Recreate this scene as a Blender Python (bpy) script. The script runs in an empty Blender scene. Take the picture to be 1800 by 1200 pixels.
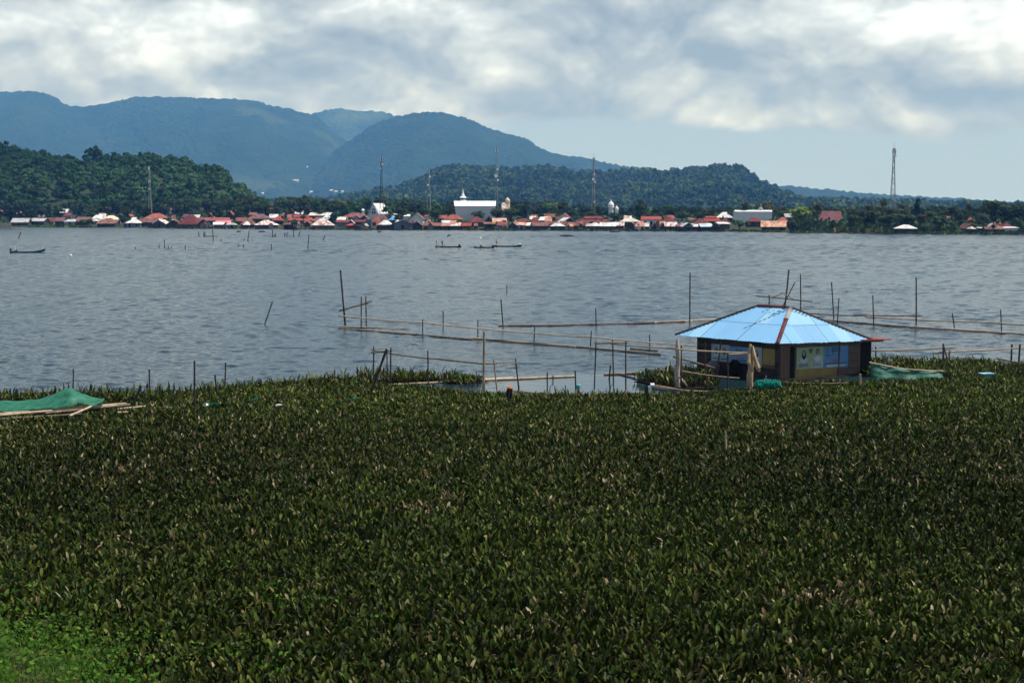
import bpy, bmesh, math, random
import numpy as np
from mathutils import Vector, Matrix
R = math.radians
rnd = random.Random(7)
nrg = np.random.default_rng(11)
sc = bpy.context.scene
col = sc.collection

# ------------------------------------------------------------------ camera
FPX, EYE = 2500.0, 8.2
PITCH = math.atan(228 / 2500.0)
cam_d = bpy.data.cameras.new('camera')
cam = bpy.data.objects.new('camera', cam_d)
col.objects.link(cam)
cam_d.sensor_width = 36.0
cam_d.lens = 50.0
cam_d.clip_start = 0.1
cam_d.clip_end = 60000
cam.location = (0, 0, EYE)
cam.rotation_euler = (math.pi / 2 - PITCH, 0, 0)
sc.camera = cam

# ------------------------------------------------------------------ light
SUN_EL, SUN_ROT = R(68), R(84)          # high sun, square to the view
sun_dir = Vector((math.sin(SUN_ROT) * math.cos(SUN_EL), math.cos(SUN_ROT) * math.cos(SUN_EL), math.sin(SUN_EL)))
sd = bpy.data.lights.new('sun', 'SUN')
sd.energy = 5.0
sd.angle = R(0.5)
sd.color = (1.0, 0.95, 0.88)
so = bpy.data.objects.new('sun', sd)
col.objects.link(so)
so.rotation_euler = (-sun_dir).to_track_quat('-Z', 'Y').to_euler()
so.location = (0, 0, 900)

sc.view_settings.view_transform = 'Standard'
sc.view_settings.look = 'None'
sc.view_settings.exposure = 0.4
sc.view_settings.gamma = 1.0
sc.render.engine = 'CYCLES'
sc.cycles.use_denoising = True
sc.cycles.max_bounces = 8
sc.cycles.diffuse_bounces = 2
sc.cycles.glossy_bounces = 3
sc.cycles.transmission_bounces = 3
sc.cycles.volume_bounces = 0
sc.cycles.transparent_max_bounces = 8
sc.cycles.sample_clamp_indirect = 4.0


class NT:
    """small node-tree helper"""
    def __init__(s, tree):
        s.t = tree

    def n(s, typ, props=None, **ins):
        nd = s.t.nodes.new(typ)
        for k, v in (props or {}).items():
            setattr(nd, k, v)
        for k, v in ins.items():
            key = int(k[1:]) if k[0] == 'i' and k[1:].isdigit() else k.replace('_', ' ')
            s.set(nd.inputs[key], v)
        return nd

    def set(s, inp, v):
        if isinstance(v, bpy.types.Node):
            v = v.outputs[0]
        if isinstance(v, bpy.types.NodeSocket):
            s.t.links.new(v, inp)
        else:
            if inp.type == 'RGBA' and hasattr(v, '__len__') and len(v) == 3:
                v = (*v, 1)
            inp.default_value = v

    def m(s, op, a, b=0.0, c=0.0, clamp=False):
        return s.n('ShaderNodeMath', dict(operation=op, use_clamp=clamp), i0=a, i1=b, i2=c)

    def mr(s, v, a, b, c=0.0, d=1.0, smooth=False):
        nd = s.n('ShaderNodeMapRange', dict(interpolation_type='SMOOTHSTEP' if smooth else 'LINEAR'))
        for i, x in enumerate((v, a, b, c, d)):
            s.set(nd.inputs[i], x)
        return nd

    def mix(s, f, a, b):
        nd = s.n('ShaderNodeMix', dict(data_type='RGBA'))
        s.set(nd.inputs['Factor'], f)
        s.set(nd.inputs[6], a)
        s.set(nd.inputs[7], b)
        return nd.outputs[2]

    def noise(s, vec, scale, detail=4, rough=0.55, dist=0.0, dims='3D'):
        return s.n('ShaderNodeTexNoise', dict(noise_dimensions=dims), Vector=vec, Scale=scale, Detail=detail, Roughness=rough, Distortion=dist)


# ------------------------------------------------------------------ sky
world = bpy.data.worlds.new('World')
sc.world = world
world.use_nodes = True
wt = NT(world.node_tree)
world.node_tree.nodes.clear()
sky = wt.n('ShaderNodeTexSky', dict(sky_type='NISHITA', sun_disc=False, sun_elevation=SUN_EL, sun_rotation=SUN_ROT, air_density=1.0, dust_density=1.5, ozone_density=1.0))
tc = wt.n('ShaderNodeTexCoord')
nrm = wt.n('ShaderNodeVectorMath', dict(operation='NORMALIZE'), i0=tc.outputs['Generated'])
sp = wt.n('ShaderNodeSeparateXYZ', i0=nrm)
X, Y, Z = sp.outputs
rr = wt.m('SQRT', wt.m('ADD', wt.m('MULTIPLY', X, X), wt.m('MULTIPLY', Y, Y)))
elev = wt.m('DIVIDE', Z, wt.m('MAXIMUM', rr, 0.02))
az = wt.m('ARCTAN2', X, Y)


def cloudp(du=0.0, dv=0.0, sv=1.9):
    return wt.n('ShaderNodeCombineXYZ', i0=wt.m('ADD', az, du), i1=wt.m('MULTIPLY', wt.m('ADD', elev, dv), sv), i2=3.7)


SKY_TINT = (0.80, 0.95, 1.25)


def billow(p, sc_):
    """puffy cumulus field: cells warped by noise"""
    wn = wt.n('ShaderNodeTexNoise', dict(noise_dimensions='2D'), Vector=p, Scale=sc_ * 1.1, Detail=3, Roughness=0.5)
    wv = wt.n('ShaderNodeVectorMath', dict(operation='SCALE'), i0=wt.n('ShaderNodeVectorMath', dict(operation='SUBTRACT'), i0=wn.outputs['Color'], i1=(0.5, 0.5, 0.5)))
    wv.inputs['Scale'].default_value = 0.7 / sc_
    q = wt.n('ShaderNodeVectorMath', dict(operation='ADD'), i0=p, i1=wv)
    vo = wt.n('ShaderNodeTexVoronoi', dict(feature='F1', normalize=True, voronoi_dimensions='2D'), Vector=q, Scale=sc_, Detail=3.0, Roughness=0.60, Lacunarity=2.2)
    return wt.m('SUBTRACT', 1.0, vo.outputs['Distance'])


def field(du, dv):
    n_ = wt.noise(cloudp(du, dv, 1.6), 7.5, 10, 0.60, 0.0, '2D').outputs['Fac']
    b_ = billow(cloudp(du, dv, 1.5), 8.0)
    return wt.m('ADD', wt.m('MULTIPLY', n_, 0.42), wt.m('MULTIPLY', b_, 0.58))


N1 = field(0.0, 0.0)
N1u = field(0.005, 0.016)
NL = wt.noise(cloudp(0, 0, 2.4), 5.5, 4, 0.5, 0.0, '2D').outputs['Fac']
NB = wt.noise(cloudp(0, 0, 4.0), 7.0, 4, 0.5, 0.2, '2D').outputs['Fac']
# cover grows with height above the horizon: flat bases at about 4 degrees
cov = wt.m('ADD', wt.m('MULTIPLY', N1, 0.45), wt.m('MULTIPLY', NB, 0.50))
up = wt.mr(elev, 0.044, 0.080, -0.20, 0.34)
cover = wt.mr(wt.m('ADD', cov, up), 0.47, 0.62, 0.0, 1.0, True)
top = wt.mr(elev, 0.15, 0.36, 0.10, -0.18)
high = wt.mr(wt.m('ADD', N1, top), 0.46, 0.60, 0.0, 1.0, True)
cover = wt.m('MULTIPLY', cover, high)
relief = wt.m('MULTIPLY', wt.m('SUBTRACT', N1, N1u), 2.3)
lit = wt.m('ADD', wt.m('ADD', relief, wt.mr(NL, 0.34, 0.66, 0.20, 0.66)), wt.mr(elev, 0.055, 0.15, -0.20, 0.14))
lit = wt.m('ADD', lit, wt.mr(N1, 0.45, 0.72, -0.10, 0.20), clamp=True)
ccol = wt.n('ShaderNodeValToRGB', i0=lit)
cr = ccol.color_ramp
cr.elements[0].position = 0.0
cr.elements[0].color = (0.33, 0.41, 0.48, 1)
cr.elements[1].position = 1.0
cr.elements[1].color = (1.06, 1.20, 1.32, 1)
e = cr.elements.new(0.33)
e.color = (0.47, 0.555, 0.62, 1)
e = cr.elements.new(0.60)
e.color = (0.65, 0.745, 0.80, 1)
e = cr.elements.new(0.82)
e.color = (0.84, 0.95, 1.03, 1)
skyc = wt.n('ShaderNodeVectorMath', dict(operation='MULTIPLY'), i0=sky, i1=SKY_TINT)
bg_s = wt.n('ShaderNodeBackground', Color=skyc, Strength=0.05)
bg_v = wt.n('ShaderNodeBackground', Color=(0.56, 0.73, 0.88, 1), Strength=0.75)      # thin high veil near the horizon
ms0 = wt.n('ShaderNodeMixShader', i0=wt.mr(elev, 0.0, 0.28, 0.85, 0.0), i1=bg_s, i2=bg_v)
bg_c = wt.n('ShaderNodeBackground', Color=ccol.outputs['Color'], Strength=0.75)
ms = wt.n('ShaderNodeMixShader', i0=wt.m('MULTIPLY', cover, 0.97), i1=ms0, i2=bg_c)
wo = wt.n('ShaderNodeOutputWorld', Surface=ms)


# ------------------------------------------------------------------ geometry helpers
CT, ST = math.cos(PITCH), math.sin(PITCH)


def ray(px, py):
    xr, yr = (px - 900) / FPX, (600 - py) / FPX
    return Vector((xr, CT + yr * ST, -ST + yr * CT))


def at(px, py, z=0.0):
    d = ray(px, py)
    return Vector((0, 0, EYE)) + d * ((z - EYE) / d.z)


def atY(px, py, Yd):
    d = ray(px, py)
    return Vector((0, 0, EYE)) + d * (Yd / d.y)


def proj_y(Yd, z):
    c, s = Yd * CT - (z - EYE) * ST, Yd * ST + (z - EYE) * CT
    return 600 - FPX * s / c


def KX(px):
    return (px - 900) / FPX * CT


def interp(tab, x):
    return float(np.interp(x, [t[0] for t in tab], [t[1] for t in tab]))


ORD = 'first second third fourth fifth sixth seventh eighth ninth tenth eleventh twelfth thirteenth fourteenth fifteenth sixteenth seventeenth eighteenth nineteenth twentieth'.split()
ORD += ['twenty-' + o for o in ORD[:9]] + ['thirtieth'] + ['thirty-' + o for o in ORD[:9]] + ['fortieth'] + ['forty-' + o for o in ORD[:9]] + ['fiftieth'] + ['fifty-' + o for o in ORD[:9]]


class MB:
    """collects boxes, tubes, prisms and grids; build() links them as ONE mesh object"""
    def __init__(s):
        s.v, s.f = [], []

    def add(s, vs, fs):
        o = len(s.v)
        s.v += [tuple(v) for v in vs]
        s.f += [tuple(i + o for i in f) for f in fs]
        return s

    def hexa(s, b, t):
        return s.add(list(b) + list(t), [(3, 2, 1, 0), (4, 5, 6, 7), (0, 1, 5, 4), (1, 2, 6, 5), (2, 3, 7, 6), (3, 0, 4, 7)])

    def box(s, x0, x1, y0, y1, z0, z1):
        q = [(x0, y0), (x1, y0), (x1, y1), (x0, y1)]
        return s.hexa([(*p, z0) for p in q], [(*p, z1) for p in q])

    def tube(s, pts, rad, n=6, cap=True):
        pts = [Vector(p) for p in pts]
        if not hasattr(rad, '__len__'):
            rad = [rad] * len(pts)
        o = len(s.v)
        for i, p in enumerate(pts):
            d = (pts[min(i + 1, len(pts) - 1)] - pts[max(i - 1, 0)]).normalized()
            a = d.cross(Vector((0, 0, 1)) if abs(d.z) < 0.9 else Vector((1, 0, 0))).normalized()
            b = d.cross(a)
            for k in range(n):
                t = 2 * math.pi * k / n
                s.v.append(tuple(p + (a * math.cos(t) + b * math.sin(t)) * rad[i]))
        for i in range(len(pts) - 1):
            for k in range(n):
                k2 = (k + 1) % n
                s.f.append((o + i * n + k, o + i * n + k2, o + (i + 1) * n + k2, o + (i + 1) * n + k))
        if cap:
            s.f.append(tuple(o + k for k in range(n))[::-1])
            s.f.append(tuple(o + (len(pts) - 1) * n + k for k in range(n)))
        return s

    def lathe(s, c, prof, n=12):
        o = len(s.v)
        for r, z in prof:
            for k in range(n):
                t = 2 * math.pi * k / n
                s.v.append((c[0] + r * math.cos(t), c[1] + r * math.sin(t), c[2] + z))
        for i in range(len(prof) - 1):
            for k in range(n):
                k2 = (k + 1) % n
                s.f.append((o + i * n + k, o + i * n + k2, o + (i + 1) * n + k2, o + (i + 1) * n + k))
        s.f.append(tuple(o + k for k in range(n))[::-1])
        s.f.append(tuple(o + (len(prof) - 1) * n + k for k in range(n)))
        return s

    def build(s, name, mat, parent=None, loc=None, smooth=False, world=False):
        """world=True: vertices are world coordinates, origin moved to loc / the parent's place"""
        off = Vector((0, 0, 0))
        if world:
            off = Vector(loc) if loc is not None else (Vector(parent['_loc']) if parent is not None else off)
        me = bpy.data.meshes.new(name)
        me.from_pydata([tuple(Vector(v) - off) for v in s.v], [], s.f)
        me.validate()
        return link(name, me, mat, parent, None if parent is not None else loc, smooth)


def link(name, me, mat, parent=None, loc=None, smooth=False):
    o = bpy.data.objects.new(name, me)
    col.objects.link(o)
    for m in (mat if isinstance(mat, (list, tuple)) else [mat]):
        me.materials.append(m)
    if parent is not None:
        o.parent = parent
    if loc is not None:
        o.location = loc
    if smooth:
        me.polygons.foreach_set('use_smooth', [True] * len(me.polygons))
    return o


def tag(o, label=None, cat=None, group=None, kind=None):
    for k, v in (('label', label), ('category', cat), ('group', group), ('kind', kind)):
        if v:
            o[k] = v
    return o


def empty(name, loc, label=None, cat=None, group=None, rz=0.0):
    o = bpy.data.objects.new(name, None)
    col.objects.link(o)
    o.location = loc
    o.rotation_euler = (0, 0, rz)
    o['_loc'] = list(loc)
    return tag(o, label, cat, group)


def np_mesh(name, verts, quads, colors=None, smooth=False):
    me = bpy.data.meshes.new(name)
    nv, nf, k = len(verts), len(quads), quads.shape[1]
    me.vertices.add(nv)
    me.vertices.foreach_set('co', np.ascontiguousarray(verts, dtype=np.float32).ravel())
    me.loops.add(nf * k)
    me.loops.foreach_set('vertex_index', np.ascontiguousarray(quads, dtype=np.int32).ravel())
    me.polygons.add(nf)
    me.polygons.foreach_set('loop_start', np.arange(0, nf * k, k, dtype=np.int32))
    if smooth:
        me.polygons.foreach_set('use_smooth', np.ones(nf, dtype=bool))
    if colors is not None:
        a = me.color_attributes.new('tint', 'FLOAT_COLOR', 'POINT')
        c = np.ones((nv, 4), dtype=np.float32)
        c[:, :3] = colors
        a.data.foreach_set('color', c.ravel())
    me.update(calc_edges=True)
    return me


def vnoise(x, y, seed=0):
    """smooth sum-of-sines field, about -1..1"""
    r = np.random.default_rng(seed)
    o = np.zeros_like(x)
    for k in range(7):
        a, f, p = r.uniform(0, 2 * math.pi), r.uniform(0.6, 1.7), r.uniform(0, 6.28)
        o = o + np.sin((x * math.cos(a) + y * math.sin(a)) * f + p)
    return o / 3.5


# ------------------------------------------------------------------ materials
def new_mat(name):
    m = bpy.data.materials.new(name)
    m.use_nodes = True
    m.node_tree.nodes.clear()
    return m, NT(m.node_tree)


def mat(name, c, rough=0.8, c2=None, scale=1.5, lo=0.42, hi=0.62, bump=0.0, bscale=20.0, spec=0.08, metal=0.0, vary=0.0, stretch=(1, 1, 1)):
    m, t = new_mat(name)
    tcn = t.n('ShaderNodeTexCoord')
    mp = t.n('ShaderNodeMapping', Vector=tcn.outputs['Object'], Scale=stretch)
    oi = t.n('ShaderNodeObjectInfo')
    sh = t.n('ShaderNodeVectorMath', dict(operation='ADD'), i0=mp, i1=t.n('ShaderNodeCombineXYZ', i0=t.m('MULTIPLY', oi.outputs['Random'], 91.0), i1=t.m('MULTIPLY', oi.outputs['Random'], 37.0)))
    nz = t.noise(sh, scale, 6, 0.6)
    c2 = c2 or tuple(x * 0.6 for x in c)
    cc = t.mix(t.mr(nz.outputs['Fac'], lo, hi), c, c2)
    if vary:
        hs = t.n('ShaderNodeHueSaturation', Color=cc, Value=t.mr(oi.outputs['Random'], 0, 1, 1 - vary, 1 + vary))
        cc = hs.outputs[0]
    p = t.n('ShaderNodeBsdfPrincipled', Base_Color=cc, Roughness=rough, Metallic=metal)
    p.inputs['Specular IOR Level'].default_value = spec
    if bump:
        b = t.n('ShaderNodeBump', Strength=bump, Distance=0.05, Height=t.noise(sh, bscale, 5, 0.6).outputs['Fac'])
        t.set(p.inputs['Normal'], b)
    t.n('ShaderNodeOutputMaterial', Surface=p)
    return m


def leaf_mat(name, gain=1.0, trans=0.3, rough=0.5, spec=0.25, tint=(1, 1, 1)):
    m, t = new_mat(name)
    at_ = t.n('ShaderNodeAttribute', dict(attribute_name='tint'))
    oi = t.n('ShaderNodeObjectInfo')
    c = t.n('ShaderNodeVectorMath', dict(operation='MULTIPLY'), i0=at_.outputs['Color'], i1=tuple(gain * x for x in tint))
    hs = t.n('ShaderNodeHueSaturation', Color=c.outputs[0], Value=t.mr(oi.outputs['Random'], 0, 1, 0.75, 1.25), Hue=t.mr(oi.outputs['Random'], 0, 1, 0.485, 0.515))
    p = t.n('ShaderNodeBsdfPrincipled', Base_Color=hs.outputs[0], Roughness=rough)
    p.inputs['Specular IOR Level'].default_value = spec
    tr = t.n('ShaderNodeBsdfTranslucent', Color=hs.outputs[0])
    mx = t.n('ShaderNodeMixShader', i0=trans, i1=p, i2=tr)
    t.n('ShaderNodeOutputMaterial', Surface=mx)
    return m


M = {}
M['leaf'] = leaf_mat('hyacinth leaf', 1.0, 0.10, 0.45, 0.07)
M['grass'] = leaf_mat('bank grass', 1.0, 0.4, 0.5, 0.04)
M['tree'] = leaf_mat('tree foliage', 1.0, 0.2, 0.7, 0.05)
M['palm'] = leaf_mat('palm frond', 1.0, 0.25, 0.45, 0.15)
M['forest'] = leaf_mat('forest crowns', 1.0, 0.10, 0.8, 0.03)
M['trunk'] = mat('bark', (0.10, 0.075, 0.055), 0.9, (0.05, 0.04, 0.03), 3.0)
M['stake'] = mat('weathered stake', (0.055, 0.045, 0.038), 0.85, (0.12, 0.10, 0.08), 4.0, 0.5, 0.75, stretch=(2, 2, 0.6))
M['bamboo'] = mat('sun-bleached bamboo', (0.42, 0.33, 0.23), 0.6, (0.22, 0.16, 0.11), 2.5, 0.45, 0.7, vary=0.2)
M['bamboo_dark'] = mat('old bamboo', (0.22, 0.17, 0.125), 0.7, (0.09, 0.07, 0.055), 2.5, 0.4, 0.7, vary=0.2)
M['bamboo_red'] = mat('wet reddish bamboo', (0.17, 0.10, 0.075), 0.5, (0.07, 0.04, 0.03), 2.0)
M['pale_post'] = mat('pale dry trunk', (0.50, 0.44, 0.36), 0.85, (0.24, 0.2, 0.16), 3.0, 0.45, 0.7, 0.4, 12, stretch=(3, 3, 0.5))
M['tan_post'] = mat('split trunk', (0.52, 0.37, 0.22), 0.85, (0.26, 0.17, 0.1), 3.0, 0.4, 0.7, 0.4, 12, stretch=(3, 3, 0.5))
M['white'] = mat('white paint', (0.72, 0.73, 0.72), 0.6, (0.5, 0.51, 0.5), 0.6, 0.5, 0.8)
M['grey_wall'] = mat('grey render', (0.32, 0.33, 0.33), 0.85, (0.2, 0.2, 0.2), 0.8)
M['black'] = mat('black plastic', (0.012, 0.012, 0.013), 0.6)
M['dark'] = mat('dark opening', (0.015, 0.014, 0.013), 0.9)
M['steel'] = mat('galvanised steel', (0.33, 0.34, 0.35), 0.6, (0.2, 0.2, 0.2), 2.0)
M['steel_dark'] = mat('dark painted steel', (0.06, 0.07, 0.08), 0.6)
M['steel_red'] = mat('red and white painted steel', (0.33, 0.20, 0.17), 0.6, (0.5, 0.5, 0.49), 0.09, 0.48, 0.52)
M['skin'] = mat('skin', (0.16, 0.085, 0.055), 0.6)
M['hair'] = mat('black hair', (0.012, 0.011, 0.010), 0.6)


def terrain_mat(name, a, b, scale, c=None, bump=0.0, bscale=0.05):
    m, t = new_mat(name)
    g = t.n('ShaderNodeNewGeometry')
    n1 = t.noise(g.outputs['Position'], scale, 8, 0.6)
    cc = t.mix(t.mr(n1.outputs['Fac'], 0.42, 0.66), a, b)
    if c:
        n2 = t.noise(g.outputs['Position'], scale * 0.22, 5, 0.6)
        cc = t.mix(t.mr(n2.outputs['Fac'], 0.55, 0.7), cc, c)
    p = t.n('ShaderNodeBsdfPrincipled', Base_Color=cc, Roughness=0.95)
    p.inputs['Specular IOR Level'].default_value = 0.05
    if bump:
        vo = t.n('ShaderNodeTexVoronoi', Vector=g.outputs['Position'], Scale=bscale)
        b_ = t.n('ShaderNodeBump', Strength=bump, Distance=12.0, Height=t.m('SUBTRACT', 1.0, vo.outputs['Distance']))
        t.set(p.inputs['Normal'], b_)
    t.n('ShaderNodeOutputMaterial', Surface=p)
    return m


# water: dark body; the waves are geometry, the bump only adds the finest ripples
def water_mat():
    m, t = new_mat('lake water')
    g = t.n('ShaderNodeNewGeometry')
    pos = g.outputs['Position']
    mp1 = t.n('ShaderNodeMapping', Vector=pos, Scale=(1.8, 2.6, 1.0), Rotation=(0, 0, R(6)))
    n1 = t.noise(mp1, 1.5, 4, 0.6, 0.3).outputs['Fac']
    s = t.n('ShaderNodeSeparateXYZ', i0=pos)
    dx = t.m('DIVIDE', t.m('SUBTRACT', s.outputs[0], 6.0), 8.5)
    dy = t.m('DIVIDE', t.m('SUBTRACT', s.outputs[1], 66.0), 7.5)
    dist = t.m('SQRT', t.m('ADD', t.m('MULTIPLY', dx, dx), t.m('MULTIPLY', dy, dy)))
    calm = t.mr(dist, 0.6, 1.15, 0.05, 1.0, True)
    b = t.n('ShaderNodeBump', Strength=calm, Distance=0.05, Height=n1)
    p = t.n('ShaderNodeBsdfPrincipled', Base_Color=(0.010, 0.026, 0.033), Roughness=t.mr(s.outputs[1], 70, 500, 0.06, 0.20), IOR=1.333, Normal=b)
    t.n('ShaderNodeOutputMaterial', Surface=p)
    return m


M['water'] = water_mat()

# ------------------------------------------------------------------ large structure: water, land, hills, mountains
SHORE = [(-2000, 398), (0, 399.5), (200, 400), (350, 402), (600, 404.2), (900, 405.3), (1100, 406.2), (1300, 407.2), (1400, 409), (1600, 411.3), (1800, 413), (3600, 415)]


def shoreY(px):
    return at(900, interp(SHORE, px)).y


def gz(px, Yd):
    t_ = Yd - shoreY(px)
    return float(np.interp(t_, [-10, -1, 0.5, 200, 9000], [-1.2, -0.3, 0.3, 6.3, 6.5]))


def ground_at(px, py):
    """point of the land seen at this pixel"""
    lo, hi = shoreY(px) + 0.6, shoreY(px) + 200
    for _ in range(40):
        mid = (lo + hi) / 2
        if proj_y(mid, gz(px, mid)) > py:
            lo = mid
        else:
            hi = mid
    return Vector((KX(px) * lo, lo, gz(px, lo)))


FARLINE = [(-380, 707), (0, 705), (150, 703), (330, 702), (395, 690), (470, 684), (560, 679), (632, 676), (650, 683), (700, 689), (760, 690), (800, 696), (860, 703), (1000, 707), (1130, 705), (1250, 699), (1330, 691), (1372, 682), (1540, 680), (1600, 678), (1660, 674), (1740, 668), (1850, 664), (2150, 660)]


def make_water():
    """lake surface with real wind waves, on a grid that widens with distance"""
    Yr = [11.0]
    while Yr[-1] < 1010:
        Yr.append(Yr[-1] + (2.5 if Yr[-1] < 50 else max(.20, Yr[-1] * .0024)))
    Yr = np.array(Yr)
    tn = np.concatenate([np.linspace(-1.6, -.46, 90)[:-1], np.arange(-.46, .46, .0022), np.linspace(.46, 1.6, 90)])
    T, YY = np.meshgrid(tn, Yr, indexing='ij')
    XX = T * YY
    cell = np.maximum(.20, YY * .0024)
    z = np.zeros_like(XX)
    s2 = np.zeros_like(XX)
    r = np.random.default_rng(5)
    for i in range(64):
        lam = 0.40 * (2.8 / 0.40) ** (i / 63)
        a = R(8) + r.normal(0, .75)
        k = 2 * math.pi / lam
        fade = np.clip((lam / cell - 1.6) / 2.0, 0, 1) * np.clip((2.1 * cell + 0.60) / lam, 0.03, 1) ** 1.6
        slope = .030 * fade
        # crests run across the wind; wind blows towards the near shore
        ph = (XX * math.sin(a) + YY * math.cos(a)) * k + r.uniform(0, 6.28) + 1.2 * np.sin(XX * .11 * r.uniform(.5, 1.5) + r.uniform(0, 6)) + 1.1 * np.sin(YY * .09 * r.uniform(.5, 1.5) + r.uniform(0, 6))
        z += np.sin(ph) * slope / k
        s2 += slope ** 2 / 2
    z *= .110 / np.sqrt(s2 + 1e-9)
    gust = np.clip(1 + .34 * vnoise(XX * .006, YY * .035, 61) + .12 * vnoise(XX * .05, YY * .14, 62), .45, 1.6)
    d1 = np.hypot((XX - 6.0) / 8.5, (YY - 66) / 7.5)
    d2 = np.hypot((XX - 9.0) / 15, (YY - 94) / 11)
    calm = (.06 + .94 * np.clip((d1 - .6) / .6, 0, 1)) * (.28 + .72 * np.clip((d2 - .65) / .5, 0, 1))
    fl = np.array([list(at(x, y))[:2] for x, y in FARLINE])
    edge = np.clip((YY - np.interp(XX, fl[:, 0], fl[:, 1]) + .3) / 3.0, 0, 1)
    z *= gust * calm * edge
    n1 = len(Yr)
    ii, jj = np.meshgrid(np.arange(len(tn) - 1), np.arange(n1 - 1), indexing='ij')
    a = (ii * n1 + jj).ravel()
    q = np.stack([a, a + n1, a + n1 + 1, a + 1], 1)
    o = link('water', np_mesh('water', np.stack([XX, YY, z], -1).reshape(-1, 3), q, smooth=True), M['water'])
    tag(o, 'rippled grey blue lake water', kind='structure')


make_water()

M['land'] = terrain_mat('shore ground', (0.030, 0.042, 0.018), (0.058, 0.052, 0.032), 0.05)
M['bed'] = mat('rotting plant mat', (0.010, 0.009, 0.006), 0.95, (0.022, 0.017, 0.011), 1.2, spec=0.0)
ts = [-10, -1, 0.5, 5, 20, 60, 110, 160, 200, 300, 600, 1500, 4000, 10400]
pxs = np.arange(-1500, 3301, 50)
V, Fq = [], []
for i, p in enumerate(pxs):
    Ys = shoreY(p)
    for t_ in ts:
        V.append((KX(p) * (Ys + t_), Ys + t_, gz(p, Ys + t_)))
nt = len(ts)
for i in range(len(pxs) - 1):
    for j in range(nt - 1):
        a = i * nt + j
        Fq.append((a, a + nt, a + nt + 1, a + 1))
land = link('ground', np_mesh('ground', np.array(V), np.array(Fq), smooth=True), M['land'])
tag(land, 'low green shore land under the village', kind='structure')


def ridge(name, prof, D, front, back, p0, p1, step, rows, mtl, label, seed, gul=0.09, bumpz=5.0, power=1.0, sub=0.0):
    """a hill range: profile of pixels at the ridge distance D, a gullied front slope and a back slope"""
    ps = np.arange(p0, p1 + step, step)
    s = np.concatenate([np.linspace(0, 1, rows), np.linspace(1.1, 2, 8)])
    P, S = np.meshgrid(ps, s, indexing='ij')
    py = np.interp(P, [a for a, b in prof], [b for a, b in prof])
    H = np.array([[atY(900, y, D).z for y in r] for r in py[:, :1]])
    H = np.repeat(H, len(s), 1) - sub
    g = 5.0
    f = np.where(S <= 1, np.clip(S, 0, 1) ** power, 1 - 0.75 * (S - 1))
    Yd = np.where(S <= 1, D - front * (1 - S), D + back * (S - 1))
    gn = vnoise(P * 0.022 + S * 1.2, S * 2.2, seed) * 0.6 + vnoise(P * 0.05 - S * 2.6, S * 5.0, seed + 1) * 0.4
    shape = np.sin(np.clip(S, 0, 1) ** 1.3 * math.pi) * (S < 1)
    z = g + (H - g) * (f + gn * gul * shape)
    z = z + nrg.uniform(-bumpz, bumpz, z.shape) * np.where(S < 1.3, 1, 0.3) * np.clip((H - g) / 60, 0, 1)
    Xd = (P - 900) / FPX * CT * Yd + vnoise(S * 5, P * 0.05, seed + 2) * front * 0.02
    v = np.stack([Xd, Yd, z], -1).reshape(-1, 3)
    n = len(s)
    ii, jj = np.meshgrid(np.arange(len(ps) - 1), np.arange(n - 1), indexing='ij')
    a = (ii * n + jj).ravel()
    q = np.stack([a, a + n, a + n + 1, a + 1], 1)
    o = link(name, np_mesh(name, v, q, smooth=True), mtl)
    tag(o, label, kind='structure')
    return ps, s, v.reshape(len(ps), n, 3)


M['mount'] = terrain_mat('forested mountain', (0.012, 0.026, 0.014), (0.022, 0.040, 0.019), 0.006, (0.055, 0.078, 0.032), 0.9, 0.035)
M['hill'] = terrain_mat('hill floor', (0.022, 0.036, 0.017), (0.036, 0.056, 0.024), 0.02)
P1 = [(-900, 230), (-400, 190), (-200, 170), (0, 162), (60, 160), (85, 165), (100, 170), (140, 186), (160, 187), (200, 178), (260, 170), (340, 172), (410, 174), (450, 180), (500, 190), (540, 204), (575, 222), (610, 245), (660, 285), (720, 325), (780, 350), (860, 366), (1000, 371)]
P2 = [(300, 300), (480, 240), (530, 206), (560, 196), (600, 190), (622, 194), (650, 195), (680, 199), (700, 207), (760, 240), (860, 290), (1000, 350), (1100, 370)]
P3 = [(440, 372), (500, 345), (560, 285), (600, 252), (640, 226), (690, 205), (720, 198), (780, 197), (820, 209), (880, 230), (940, 252), (1000, 273), (1060, 287), (1130, 295), (1200, 305), (1290, 325), (1400, 360), (1500, 371)]
P4 = [(1000, 365), (1250, 335), (1345, 326), (1400, 328), (1500, 338), (1600, 345), (1700, 350), (1800, 357), (2100, 362), (2600, 365), (3000, 371)]
ridge('mountain', P2, 9800, 1500, 600, 300, 1100, 5, 30, M['mount'], 'most distant blue mountain peaking in the gap between two nearer mountains', 21)
ridge('mountain', P1, 8000, 2300, 800, -900, 1000, 4, 60, M['mount'], 'long blue mountain range under the cloud', 5, gul=0.08)
ridge('mountain', P3, 7100, 1700, 700, 440, 1500, 4, 50, M['mount'], 'rounded blue mountain sloping away to the open sky', 9, gul=0.07)
ridge('mountain', P4, 6200, 1200, 600, 1000, 3000, 5, 24, M['mount'], 'low blue ridge on the horizon behind the lone mast', 13)
PM = [(-200, 362), (200, 362), (400, 360), (560, 352), (620, 345), (660, 336), (700, 327), (740, 314), (780, 299), (795, 291), (850, 293), (900, 294), (940, 291), (1000, 299), (1050, 303), (1120, 298), (1180, 299), (1220, 297), (1240, 293), (1262, 288), (1285, 290), (1312, 302), (1335, 316), (1360, 330), (1390, 342), (1430, 351), (1500, 353), (1600, 356), (1700, 359), (1800, 362), (2300, 364), (2800, 368)]
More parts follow.
